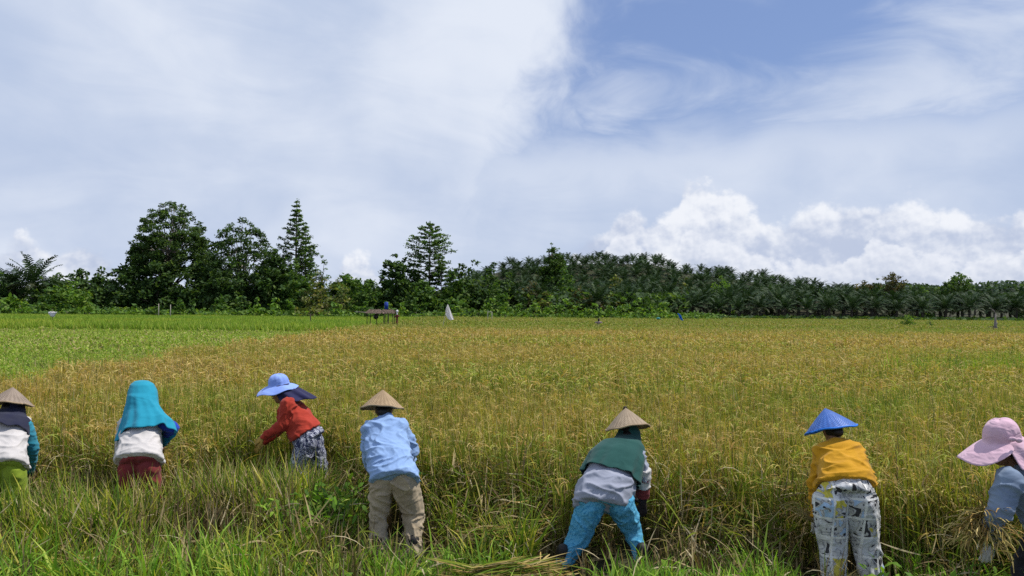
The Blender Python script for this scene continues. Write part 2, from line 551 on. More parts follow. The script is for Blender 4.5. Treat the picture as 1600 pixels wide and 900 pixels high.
def golden(acc, x, y, nl, npn, K, lw, pw_, hscale=1.0, near=False, far_mix=None):
    N = len(x)
    z = np.zeros(N)
    hgt = (0.95 + 0.08 * lf(x, y, 0.5, 1) + 0.05 * lf(x, y, 2.3, 6) + rng.normal(0, 0.06, N)) * hscale
    tone = 1.2 * lf(x, y, 0.22, 4) + 0.8 * lf(x, y, 1.1, 2) + 0.5 * lf(x, y, 0.07, 7)          # local ripeness
    tone = tone + 0.9 * np.clip((-4 - x) / 4, 0, 1) * np.clip((45 - y) / 15, 0, 1)
    tone = tone - 0.75 * np.clip((12 - y) / 5, 0, 1)
    if far_mix is not None: tone = tone - far_mix
    # leaves
    n = N * nl
    i = np.repeat(np.arange(N), nl)
    b = np.stack([x[i] + rng.normal(0, 0.05, n), y[i] + rng.normal(0, 0.05, n), z[i]], -1)
    L = hgt[i] * rng.uniform(0.6, 1.2, n)
    cg = pick(n, GREEN, [3.5, 4, 2, 4]); cs = pick(n, STRAWC + GOLD, [2, 2, 1, 1, 2, 1, 1, 2])
    ripe = (rng.uniform(0, 1, n) < np.clip(0.38 + 0.20 * tone[i], 0.04, 0.9))[:, None]
    cg = cg * (1 + np.clip(tone[i], -1, 1)[:, None] * np.array([0.35, 0.12, 0.1]))
    c1 = np.where(ripe, cs, cg * np.array([1.25, 1.12, 1.0]))
    c0 = np.where(rng.uniform(0, 1, n)[:, None] < 0.5, pick(n, STRAWC, [1, 3, 0.3, 4]), pick(n, GREEN, [3, 1.5, 3, 0.5]) * 0.9)
    blades(acc, b, L, rng.uniform(0, 2 * np.pi, n), rng.uniform(0.0, 0.16, n), rng.uniform(0.0, 0.5, n) * rng.choice([1, 1, 1, 3.2], n), np.full(n, lw) * rng.uniform(0.7, 1.3, n), c0, c1, K, 2.2)
    if far_mix is not None:
        gm = np.clip(np.broadcast_to(far_mix, (N,))[i], 0, 1)[:, None] * 0.8
        ol = pick(n, [(0.22, 0.22, 0.05), (0.28, 0.26, 0.07), (0.15, 0.17, 0.035)], [1, 1, 1])
        c0 = c0 * (1 - gm) + ol * gm; c1 = c1 * (1 - gm) + ol * 1.1 * gm
    # panicles
    n = N * npn
    i = np.repeat(np.arange(N), npn)
    az = rng.uniform(0, 2 * np.pi, n)
    top = hgt[i] * rng.uniform(0.62, 0.94, n)
    b = np.stack([x[i] + rng.normal(0, 0.06, n), y[i] + rng.normal(0, 0.06, n), top], -1)
    cp = pick(n, GOLD, [4, 4, 3, 3])
    if far_mix is not None:
        gm = np.clip(np.broadcast_to(far_mix, (N,))[i], 0, 1)[:, None] * 0.7
        cp = cp * (1 - gm) + np.array([[0.32, 0.29, 0.10]]) * gm
    grn = (rng.uniform(0, 1, n) < np.clip(0.2 - 0.3 * tone[i], 0.02, 0.85))[:, None]
    cp = np.where(grn, cp * np.array([0.7, 1.0, 0.6]), cp)
    if near:
        for q in range(3):
            k = 5
            prof = np.array([0.25, 1.0, 0.45, 1.1, 0.5, 0.8])
            blades(acc, b + rng.normal(0, 0.006, (n, 3)), rng.uniform(0.13, 0.21, n), az + rng.normal(0, 0.4, n), rng.uniform(0.1, 0.5, n), rng.uniform(1.2, 2.9, n),
                   np.full(n, pw_), cp, cp * rng.uniform(0.8, 1.15, (n, 1)), k, 0.8, prof)
    else:
        k = 3 if K >= 3 else 2
        prof = np.array([0.5, 1.0, 1.0, 0.5]) if k == 3 else np.array([0.6, 1.0, 0.5])
        blades(acc, b, rng.uniform(0.16, 0.26, n), az, rng.uniform(0.1, 0.5, n), rng.uniform(1.0, 2.7, n), np.full(n, pw_), cp, cp, k, 0.8, prof)


people_xy = []     # filled before the fields are drawn: nothing grows through the bodies

# ------------------------------------------------------------------ figures
def ellipsoid(c, r, R=None, nu=18, nv=12):
    c = Vector(c); vs = []; fs = []
    R = R or Matrix.Identity(3)
    for j in range(1, nv):
        ph = math.pi * j / nv
        for i in range(nu):
            a = 2 * math.pi * i / nu
            vs.append(c + R @ Vector((r[0] * math.sin(ph) * math.cos(a), r[1] * math.sin(ph) * math.sin(a), r[2] * math.cos(ph))))
    for j in range(nv - 2):
        for i in range(nu):
            i2 = (i + 1) % nu
            fs.append((j * nu + i, (j + 1) * nu + i, (j + 1) * nu + i2, j * nu + i2))
    t = len(vs); vs.append(c + R @ Vector((0, 0, r[2]))); b = len(vs); vs.append(c + R @ Vector((0, 0, -r[2])))
    for i in range(nu):
        i2 = (i + 1) % nu
        fs.append((t, i, i2)); fs.append((b, (nv - 2) * nu + i2, (nv - 2) * nu + i))
    return vs, fs


def capsule(p0, r0, p1, r1, seg=14):
    p0 = Vector(p0); p1 = Vector(p1)
    d = p1 - p0; L = max(d.length, 1e-5); d = d / L
    a = d.orthogonal().normalized(); b = d.cross(a)
    rings = [(p0 - d * r0 * math.cos(t), r0 * math.sin(t)) for t in (0.35, 0.8, 1.2)]
    rings += [(p0 + d * L * t, r0 + (r1 - r0) * t) for t in (0, 0.33, 0.66, 1)]
    rings += [(p1 + d * r1 * math.cos(t), r1 * math.sin(t)) for t in (1.2, 0.8, 0.35)]
    vs = []; fs = []
    for c, r in rings:
        for k in range(seg):
            an = 2 * math.pi * k / seg
            vs.append(c + (a * math.cos(an) + b * math.sin(an)) * r)
    n = len(rings)
    for i in range(n - 1):
        for k in range(seg):
            k2 = (k + 1) % seg
            fs.append((i * seg + k, i * seg + k2, (i + 1) * seg + k2, (i + 1) * seg + k))
    fs.append(tuple(range(seg))[::-1]); fs.append(tuple((n - 1) * seg + k for k in range(seg)))
    return vs, fs


def loft(secs, n=28, cap=True, power=2.3):
    """secs: centre, lateral, axis, rx, ry"""
    vs = []; fs = []
    for c, lat, ax, rx, ry in secs:
        lat = (lat - ax * lat.dot(ax)).normalized(); dep = ax.cross(lat).normalized()
        for k in range(n):
            t = 2 * math.pi * k / n
            cx, sx = math.cos(t), math.sin(t)
            cx = math.copysign(abs(cx) ** (2 / power), cx); sx = math.copysign(abs(sx) ** (2 / power), sx)
            vs.append(c + lat * rx * cx + dep * ry * sx)
    m = len(secs)
    for i in range(m - 1):
        for k in range(n):
            k2 = (k + 1) % n
            fs.append((i * n + k, i * n + k2, (i + 1) * n + k2, (i + 1) * n + k))
    if cap:
        fs.append(tuple(range(n))[::-1]); fs.append(tuple((m - 1) * n + k for k in range(n)))
    return vs, fs


def fuse(name, pieces, voxel, mat, parent, smooth=8, fold=0.0, ffreq=(9, 9, 16), seed=0.0, origin=Vector((0, 0, 0))):
    V = []; Fc = []
    for vs, fs in pieces:
        o = len(V); V += [tuple(Vector(p) - origin) for p in vs]; Fc += [tuple(i + o for i in q) for q in fs]
    me = bpy.data.meshes.new(name + '_src'); me.from_pydata(V, [], Fc)
    bm = bmesh.new(); bm.from_mesh(me); bmesh.ops.recalc_face_normals(bm, faces=bm.faces[:]); bm.to_mesh(me); bm.free()
    tmp = bpy.data.objects.new('tmp', me); COL.objects.link(tmp)
    r = tmp.modifiers.new('r', 'REMESH'); r.mode = 'VOXEL'; r.voxel_size = voxel; r.use_smooth_shade = True
    if smooth:
        s = tmp.modifiers.new('s', 'SMOOTH'); s.iterations = smooth; s.factor = 0.5
    dg = bpy.context.evaluated_depsgraph_get()
    out = bpy.data.meshes.new_from_object(tmp.evaluated_get(dg))
    bpy.data.objects.remove(tmp); bpy.data.meshes.remove(me)
    out.name = name
    if fold:
        n = len(out.vertices)
        co = np.empty(n * 3, np.float32); out.vertices.foreach_get('co', co); co = co.reshape(-1, 3)
        no = np.empty(n * 3, np.float32); out.vertex_normals.foreach_get('vector', no); no = no.reshape(-1, 3)
        d = np.empty(n)
        for i in range(n):
            p = co[i]
            q = Vector((p[0] * ffreq[0] + seed, p[1] * ffreq[1] + 3, p[2] * ffreq[2]))
            q = q * 0.62
            w = mnoise.noise(q * 0.5) * 1.5
            a = mnoise.noise(q + Vector((w, w * 0.5, -w)))
            e = mnoise.noise(q * 1.7 + Vector((w, 7, w)))
            d[i] = max(0, 1 - abs(a) * 3.4) ** 1.5 * 1.5 - 0.5 + max(0, 1 - abs(e) * 4) * 0.45 + mnoise.noise(q * 0.4) * 0.8
        co = co + no * (d * fold)[:, None]
        out.vertices.foreach_set('co', co.astype(np.float32).ravel())
    out.polygons.foreach_set('use_smooth', [True] * len(out.polygons)); out.update()
    return link(name, out, parent, mat)


def hand_pieces(w, d, up, s=1.0, curl=0.6, mirror=1):
    """palm, four unequal fingers and a thumb; w wrist, d pointing direction, up back of the hand"""
    d = d.normalized(); up = (up - d * up.dot(d)).normalized(); sd = d.cross(up).normalized() * mirror
    P = []
    palm0 = w + d * 0.015 * s
    for k, (off, ln, rr) in enumerate(((-0.030, 0.066, 0.0085), (-0.010, 0.076, 0.009), (0.010, 0.072, 0.0088), (0.029, 0.056, 0.0078))):
        kn = w + d * 0.088 * s + sd * off * s
        P.append(capsule(palm0 + sd * off * 0.6 * s, 0.014 * s, kn, 0.0125 * s, 8))
        dirn = d; p = kn
        for j, fr in enumerate((0.45, 0.32, 0.23)):
            ang = curl * (0.7 + 0.5 * j)
            dirn = (d * math.cos(curl * (j + 0.6) * 0.75) - up * math.sin(curl * (j + 0.6) * 0.75) + sd * off * 1.5).normalized()
            q = p + dirn * ln * fr * s
            P.append(capsule(p, rr * (1.05 - 0.1 * j) * s, q, rr * (0.98 - 0.1 * j) * s, 8)); p = q
    t0 = w + d * 0.03 * s - sd * 0.03 * s
    t1 = t0 + (d * 0.6 - sd * 0.7 - up * 0.35).normalized() * 0.036 * s
    t2 = t1 + (d * 0.9 - sd * 0.25 - up * 0.4).normalized() * 0.03 * s
    P.append(capsule(t0, 0.014 * s, t1, 0.011 * s, 8)); P.append(capsule(t1, 0.0105 * s, t2, 0.009 * s, 8))
    P.append(capsule(w - d * 0.03, 0.024 * s, w + d * 0.03, 0.022 * s, 10))
    return P


M_skin = solid('skin', (0.30, 0.16, 0.09), (0.25, 0.13, 0.075), 8, 0.55, 0.1, 40, dist=0.002)
M_hair = solid('hair', (0.012, 0.01, 0.009), (0.02, 0.016, 0.013), 40, 0.5, 0.5, 60, stretch=(1, 1, 0.2))
M_shoe = solid('rubber_boot', (0.02, 0.02, 0.022), (0.04, 0.035, 0.03), 8, 0.6, 0.2)


def lerp(a, b, t): return a + (b - a) * t


class Fig:
    def __init__(s, label, D, root_px, **J):
        s.D = D
        gp = at(root_px, 700, D)
        s.root = empty('person', (gp.x, D, 0))
        tag(s.root, label, 'person', 'farm workers harvesting rice in a row')
        s.o = Vector((gp.x, D, 0))
        s.J = {k: at(v[0], v[1], D + v[2]) for k, v in J.items()}
        j = s.J
        s.lat = (j['shR'] - j['shL']).normalized()
        s.hlat = (j['hipR'] - j['hipL']).normalized()
        for k in ('anL', 'anR'):
            j[k].z = 0.09
        for p in (j['anL'], j['anR'], lerp(j['anL'], j['knL'], .5), lerp(j['anR'], j['knR'], .5)):
            people_xy.append((p.x, p.y, 0.2))
        for p in (j['knL'], j['knR'], j['hipL'], j['hipR'], j['pelvis']):
            people_xy.append((p.x, p.y, 0.24))

    def fuse(s, name, pieces, voxel, mat, parent=None, **k):
        return fuse(name, pieces, voxel, mat, parent or s.root, origin=s.o, **k)

    def spine(s, rel, e=0.0):
        """torso sections from list of (t along pelvis-chest-neck path, rx, ry)"""
        j = s.J; sh = (j['shL'] + j['shR']) / 2
        pts = [j['pelvis'], lerp(j['pelvis'], j['chest'], 0.5) + Vector((0, -0.03, 0.02)), j['chest'], lerp(j['chest'], j['neck'], 0.6), j['neck']]
        def P(t):
            t = t * 4; i = min(max(int(math.floor(t)), 0), 3); return lerp(pts[i], pts[i + 1], t - i)
        out = []
        for t, rx, ry in rel:
            c = P(t); ax = (P(min(max(t, 0) + 0.12, 1)) - P(max(min(t, 1) - 0.12, 0))).normalized()
            if abs(s.lat.x) > 0.7 and t < 0.35: ax = Vector((ax.x * 0.25, ax.y, ax.z)).normalized()
            lat = lerp(s.hlat, s.lat, min(max(t, 0), 1)).normalized()
            out.append((c, lat, ax, rx + e, ry + e))
        return loft(out)

    def arm(s, side, r, e=0.0, t1=1.0):
        j = s.J; a, b, c = j['sh' + side], j['el' + side], j['ha' + side]
        P = [capsule(a, r[0] + e, b, r[1] + e)]
        if t1 > 0: P.append(capsule(b, r[1] + e, lerp(b, c, t1), lerp(r[1], r[2], t1) + e))
        return P

    def leg(s, side, r, e=0.0, t1=1.0):
        j = s.J; a, b, c = j['hip' + side], j['kn' + side], j['an' + side]
        return [capsule(a, r[0] + e, b, r[1] + e), capsule(b, r[1] + e, lerp(b, c, t1), r[2] + e)]

    def head_frame(s, face):
        f = Vector(face).normalized(); u = Vector((0, 0, 1)); u = (u - f * u.dot(f)).normalized(); sd = f.cross(u)
        return Matrix((sd, f, u)).transposed()

    def body(s, face, torso=((0.0, 0.15, 0.11), (0.3, 0.13, 0.1), (0.6, 0.15, 0.11), (0.85, 0.13, 0.09), (1.0, 0.06, 0.06))):
        j = s.J; h = j['head']; R = s.head_frame(face)
        P = [s.spine(torso)]
        P += s.arm('L', (0.05, 0.038, 0.026)) + s.arm('R', (0.05, 0.038, 0.026))
        P += s.leg('L', (0.085, 0.055, 0.036)) + s.leg('R', (0.085, 0.055, 0.036))
        P.append(capsule(lerp(j['chest'], j['neck'], 0.7), 0.06, j['neck'], 0.052)); P.append(capsule(j['neck'], 0.05, h, 0.055))
        P.append(ellipsoid(h, (0.074, 0.094, 0.1), R))
        P.append(ellipsoid(h + R @ Vector((0, 0.03, -0.06)), (0.052, 0.062, 0.055), R))
        P.append(capsule(h + R @ Vector((0, 0.088, 0.005)), 0.009, h + R @ Vector((0, 0.108, -0.022)), 0.014, 8))
        for q in (-1, 1):
            P.append(ellipsoid(h + R @ Vector((q * 0.077, -0.005, -0.005)), (0.010, 0.02, 0.032), R))
            P.append(ellipsoid(h + R @ Vector((q * 0.03, 0.082, 0.004)), (0.014, 0.012, 0.010), R))
        P.append(ellipsoid(h + R @ Vector((0, 0.088, -0.05)), (0.024, 0.010, 0.008), R))
        for sd_, m in (('L', 1), ('R', -1)):
            w = j['ha' + sd_]; d = (w - j['el' + sd_]).normalized()
            P += hand_pieces(w, d, Vector((0, -0.6, 0.8)), 1.0, 0.55, m)
            a = j['an' + sd_]
            P.append(capsule(a + Vector((0, -0.03, -0.045)), 0.035, a + Vector((0.0, 0.13, -0.06)), 0.027))
        s.fuse('body', P, 0.0075, M_skin, smooth=3)
        s.fuse('hair', [ellipsoid(h + R @ Vector((0, -0.016, 0.012)), (0.083, 0.098, 0.1), R), ellipsoid(h + R @ Vector((0, -0.085, -0.05)), (0.05, 0.04, 0.045), R)], 0.01, M_hair, smooth=3)
        for sd_ in 'LR':
            a = s.J['an' + sd_]
            s.fuse('boot', [capsule(a + Vector((0, -0.035, -0.045)), 0.044, a + Vector((0, 0.14, -0.055)), 0.035), capsule(a + Vector((0, 0, -0.03)), 0.05, a + Vector((0, -0.0, 0.12)), 0.056)], 0.01, M_shoe, smooth=3)

    def glove(s, side, mat, name='glove', long=0.0):
        j = s.J; w = j['ha' + side]; d = (w - j['el' + side]).normalized()
        P = hand_pieces(w, d, Vector((0, -0.6, 0.8)), 1.16, 0.55, 1 if side == 'L' else -1)
        P.append(capsule(lerp(w, j['el' + side], 0.12 + long), 0.042, w + d * 0.02, 0.03))
        s.fuse(name, P, 0.006, mat, smooth=2)

    def guard(s, name, side, t0, t1, r, mat):
        j = s.J; b, c = j['el' + side], j['ha' + side]
        p0, p1 = lerp(b, c, t0), lerp(b, c, t1); d = (p1 - p0).normalized()
        lat = d.orthogonal().normalized()
        n = 7
        secs = [(lerp(p0, p1, k / (n - 1)), lat, d, r * (1 + 0.05 * math.sin(k * 2.3)), r * (1 + 0.05 * math.cos(k * 2))) for k in range(n)]
        s.fuse(name, [loft(secs, 20, power=2)], 0.009, mat, smooth=2, fold=0.004, ffreq=(14, 14, 40))

    def ruffle(s, name, secs, mat, n=72, thick=0.006, seed=0, jag=0.0):
        """draped cloth: secs (centre, lateral, axis, rx, ry, ripple); open at the hem"""
        bm = bmesh.new(); rows = []
        M = len(secs)
        for i, (c, lat, ax, rx, ry, rp) in enumerate(secs):
            lat = (lat - ax * lat.dot(ax)).normalized(); dep = ax.cross(lat).normalized(); row = []
            for k in range(n):
                t = 2 * math.pi * k / n
                w = 0.55 * math.sin(9 * t + seed + 0.5 * math.sin(3 * t)) + 0.45 * math.sin(15 * t + 1.3 * seed + i * 0.12) + 0.5 * math.sin(4 * t + seed)
                q = 1 + rp * w
                z = jag * (math.sin(5 * t + seed) + 0.5 * math.sin(11 * t)) * (i / (M - 1)) ** 3
                row.append(bm.verts.new(c - s.o + lat * rx * q * math.cos(t) + dep * ry * q * math.sin(t) - ax * z))
            rows.append(row)
        for i in range(M - 1):
            for k in range(n):
                k2 = (k + 1) % n
                bm.faces.new((rows[i][k], rows[i][k2], rows[i + 1][k2], rows[i + 1][k]))
        bm.faces.new(rows[0][::-1])
        bmesh.ops.recalc_face_normals(bm, faces=bm.faces[:])
        me = bpy.data.meshes.new(name); bm.to_mesh(me); bm.free()
        tmp = bpy.data.objects.new('tmp', me); COL.objects.link(tmp)
        m = tmp.modifiers.new('ss', 'SUBSURF'); m.levels = 1
        m = tmp.modifiers.new('so', 'SOLIDIFY'); m.thickness = thick; m.offset = 0
        out = bpy.data.meshes.new_from_object(tmp.evaluated_get(bpy.context.evaluated_depsgraph_get()))
        bpy.data.objects.remove(tmp); bpy.data.meshes.remove(me); out.name = name
        out.polygons.foreach_set('use_smooth', [True] * len(out.polygons))
        return link(name, out, s.root, mat)

    def local(s, px, py, dy): return at(px, py, s.D + dy)


def interp_secs(keys, steps=5):
    """smooth sections between keys (centre, lateral, axis, rx, ry, ripple)"""
    out = []
    for i in range(len(keys) - 1):
        a, b = keys[i], keys[i + 1]
        for k in range(steps):
            t = k / steps; ts = t * t * (3 - 2 * t) * 0.5 + t * 0.5
            out.append((lerp(a[0], b[0], t), lerp(a[1], b[1], t).normalized(), lerp(a[2], b[2], t).normalized(), lerp(a[3], b[3], ts), lerp(a[4], b[4], ts), lerp(a[5], b[5], t)))
    out.append(keys[-1])
    return out


def weave_mat(name, a, b, rings=60, spokes=40, rough=0.75, bump=0.6, spec=0.25, wear=None):
    """woven cone: rings and spokes about the hat's own axis"""
    m, nt, out = new_mat(name)
    co = nt.nodes.new('ShaderNodeTexCoord'); sp_ = nt.nodes.new('ShaderNodeSeparateXYZ'); nt.links.new(co.outputs['Object'], sp_.inputs[0])
    def M(op, x, y=None):
        n = nt.nodes.new('ShaderNodeMath'); n.operation = op
        for i, v_ in enumerate((x, y)):
            if v_ is None: continue
            if isinstance(v_, (int, float)): n.inputs[i].default_value = v_
            else: nt.links.new(v_, n.inputs[i])
        return n.outputs[0]
    X, Y = sp_.outputs[0], sp_.outputs[1]
    r = M('SQRT', M('ADD', M('MULTIPLY', X, X), M('MULTIPLY', Y, Y)))
    an = M('ARCTAN2', Y, X)
    w1 = M('SINE', M('MULTIPLY', r, rings * 6.0)); w2 = M('SINE', M('ADD', M('MULTIPLY', an, spokes), M('MULTIPLY', r, 40.0)))
    wv = M('MULTIPLY', w1, w2)
    nz = nt.nodes.new('ShaderNodeTexNoise'); nz.inputs['Scale'].default_value = 9; nz.inputs['Detail'].default_value = 8; nz.inputs['Roughness'].default_value = 0.65
    nt.links.new(co.outputs['Object'], nz.inputs['Vector'])
    sp2 = M('SINE', M('MULTIPLY', an, 28.0)); f_ = M('ADD', M('ADD', M('MULTIPLY', wv, 0.26), M('MULTIPLY', sp2, 0.10)), nz.outputs[0])
    rp = nt.nodes.new('ShaderNodeValToRGB'); rp.color_ramp.elements[0].position = 0.3; rp.color_ramp.elements[1].position = 0.72
    rp.color_ramp.elements[0].color = (*b, 1); rp.color_ramp.elements[1].color = (*a, 1)
    if wear:
        e = rp.color_ramp.elements.new(0.88); e.color = (*wear, 1)
    nt.links.new(f_, rp.inputs[0])
    pb = nt.nodes.new('ShaderNodeBsdfPrincipled'); pb.inputs['Roughness'].default_value = rough; pb.inputs['Specular IOR Level'].default_value = spec
    nt.links.new(rp.outputs[0], pb.inputs['Base Color'])
    bp = nt.nodes.new('ShaderNodeBump'); bp.inputs['Strength'].default_value = bump; bp.inputs['Distance'].default_value = 0.004
    nt.links.new(f_, bp.inputs['Height']); nt.links.new(bp.outputs[0], pb.inputs['Normal']); nt.links.new(pb.outputs[0], out.inputs[0])
    return m


def cone_hat(fig, apex, axis, R, h, mat, rimmat, tip=0.0):
    """axis points from brim centre to apex"""
    axis = Vector(axis).normalized()
    q = axis.to_track_quat('Z', 'Y')
    n = 64; prof = []
    for i in range(15):
        t = i / 14
        prof.append((max(0.004, R * t), -h * (t ** 1.12)))
    vs = []; fs = []
    ph = rng.uniform(0, 6)
    for lay, off in ((0, 0.0), (1, -0.007)):
        for r, z in prof:
            for k in range(n):
                a = 2 * math.pi * k / n
                rr = r * (1 + 0.012 * math.sin(2 * a + ph) + 0.006 * math.sin(5 * a))
                zz = z + off + 0.01 * (r / R) ** 2 * math.sin(2 * a + ph) + 0.003 * math.sin(7 * a) * (r / R)
                vs.append((rr * math.cos(a), rr * math.sin(a), zz))
    m = len(prof)
    for lay in (0, 1):
        o = lay * m * n
        for i in range(m - 1):
            for k in range(n):
                k2 = (k + 1) % n
                qd = (o + i * n + k, o + (i + 1) * n + k, o + (i + 1) * n + k2, o + i * n + k2)
                fs.append(qd if lay == 0 else qd[::-1])
    for k in range(n):
        k2 = (k + 1) % n
        fs.append(((m - 1) * n + k, (2 * m - 1) * n + k, (2 * m - 1) * n + k2, (m - 1) * n + k2))
    fs.append(tuple(range(n)))
    me = bpy.data.meshes.new('conical_hat'); me.from_pydata(vs, [], fs)
    me.polygons.foreach_set('use_smooth', [True] * len(me.polygons)); me.update()
    hat = link('conical_hat', me, fig.root, mat)
    hat.rotation_mode = 'QUATERNION'; hat.rotation_quaternion = q; hat.location = apex - fig.o
    pr = []; 
    for k in range(n + 1):
        a = 2 * math.pi * k / n
        rr = R * (1 + 0.012 * math.sin(2 * a + ph) + 0.006 * math.sin(5 * a))
        zz = prof[-1][1] - 0.004 + 0.01 * math.sin(2 * a + ph) + 0.003 * math.sin(7 * a)
        pr.append((rr * math.cos(a), rr * math.sin(a), zz))
    rm = tubes_mesh('brim_binding', [(pr, [0.0085] * len(pr))], 6)
    link('brim_binding', rm, hat, rimmat)
    if tip:
        tp = tubes_mesh('tip_tie', [([(-0.022, 0, -0.018), (-0.008, 0.0, 0.006), (0.01, 0.004, 0.008), (0.028, 0, -0.02)], [0.006, 0.008, 0.008, 0.006])], 6)
        link('tip_tie', tp, hat, M_hair)
    return hat


def bonnet(fig, h, face, up, mat, name, cr_, ch, bmin, bmax, droop, flap, flap_mat, flap_len, flap_dir, bpow=1.3, side=0.25, fname='neck_flap', flare=0.35):
    f = Vector(face).normalized(); u = Vector(up); u = (u - f * u.dot(f)).normalized(); sd = f.cross(u)
    R = Matrix((sd, f, u)).transposed()
    vs = []; n = 64; rows = []
    bm = bmesh.new()
    # crown rows then brim rows
    for i in range(11):
        t = i / 10; ph = t * math.pi / 2
        rr = math.sin(ph) ** 0.8; zz = ch * math.cos(ph) ** 0.75 if t < 1 else 0.0
        row = []
        for k in range(n):
            a = 2 * math.pi * k / n
            w = 1 + 0.02 * math.sin(6 * a + 3 * t) + 0.015 * math.sin(13 * a)
            p = Vector((max(rr, 0.02) * cr_[0] * math.sin(a) * w, max(rr, 0.02) * cr_[1] * math.cos(a) * w, zz + 0.004 * math.sin(4 * a + 2)))
            row.append(bm.verts.new(h - fig.o + R @ p))
        rows.append(row)
    for i in range(1, 9):
        t = i / 8; row = []
        for k in range(n):
            a = 2 * math.pi * k / n
            ln = bmin + (bmax - bmin) * max(0.0, (math.cos(a) + side) / (1 + side)) ** bpow
            rad = Vector((math.sin(a) * cr_[0], math.cos(a) * cr_[1], 0)); rn = rad.normalized()
            z = -droop * ln * t * (0.6 + 0.6 * t) - 0.03 * abs(math.sin(a)) * t + 0.012 * math.sin(5 * a + 1) * t
            row.append(bm.verts.new(h - fig.o + R @ (rad + rn * ln * t + Vector((0, 0, z)))))
        rows.append(row)
    for i in range(len(rows) - 1):
        for k in range(n):
            k2 = (k + 1) % n
            bm.faces.new((rows[i][k], rows[i][k2], rows[i + 1][k2], rows[i + 1][k]))
    bm.faces.new(rows[0])
    bmesh.ops.recalc_face_normals(bm, faces=bm.faces[:])

    def fin(bm, nm, par, m_, lv=1):
        me = bpy.data.meshes.new(nm); bm.to_mesh(me); bm.free()
        tmp = bpy.data.objects.new('tmp', me); COL.objects.link(tmp)
        mm = tmp.modifiers.new('ss', 'SUBSURF'); mm.levels = lv
        mm = tmp.modifiers.new('so', 'SOLIDIFY'); mm.thickness = 0.005; mm.offset = 0
        out = bpy.data.meshes.new_from_object(tmp.evaluated_get(bpy.context.evaluated_depsgraph_get()))
        bpy.data.objects.remove(tmp); bpy.data.meshes.remove(me); out.name = nm
        out.polygons.foreach_set('use_smooth', [True] * len(out.polygons))
        return link(nm, out, par, m_)
    hat = fin(bm, name, fig.root, mat)
    if flap:
        bm = bmesh.new(); rows = []
        a0, a1 = math.radians(flap[0]), math.radians(flap[1])
        fd = Vector(flap_dir).normalized()
        for i in range(10):
            t = i / 9; row = []
            for k in range(40):
                s_ = k / 39; a = a0 + (a1 - a0) * s_
                rad = R @ Vector((math.sin(a) * cr_[0] * 1.02, math.cos(a) * cr_[1] * 1.02, 0.004))
                ln = flap_len * (0.75 + 0.25 * math.sin(math.pi * s_)) * (1 + 0.06 * math.sin(3 * a))
                out_ = rad.normalized() * (flare * flap_len * t * (1 - 0.25 * t)) 
                wv = rad.normalized() * 0.028 * t * math.sin(7 * a + 1.2 + 2 * t)
                row.append(bm.verts.new(h - fig.o + rad + out_ + wv + fd * ln * t))
            rows.append(row)
        for i in range(9):
            for k in range(39):
                bm.faces.new((rows[i][k], rows[i][k + 1], rows[i + 1][k + 1], rows[i + 1][k]))
        fin(bm, fname, hat, flap_mat)
        # flap keeps the hat's frame
    return hat


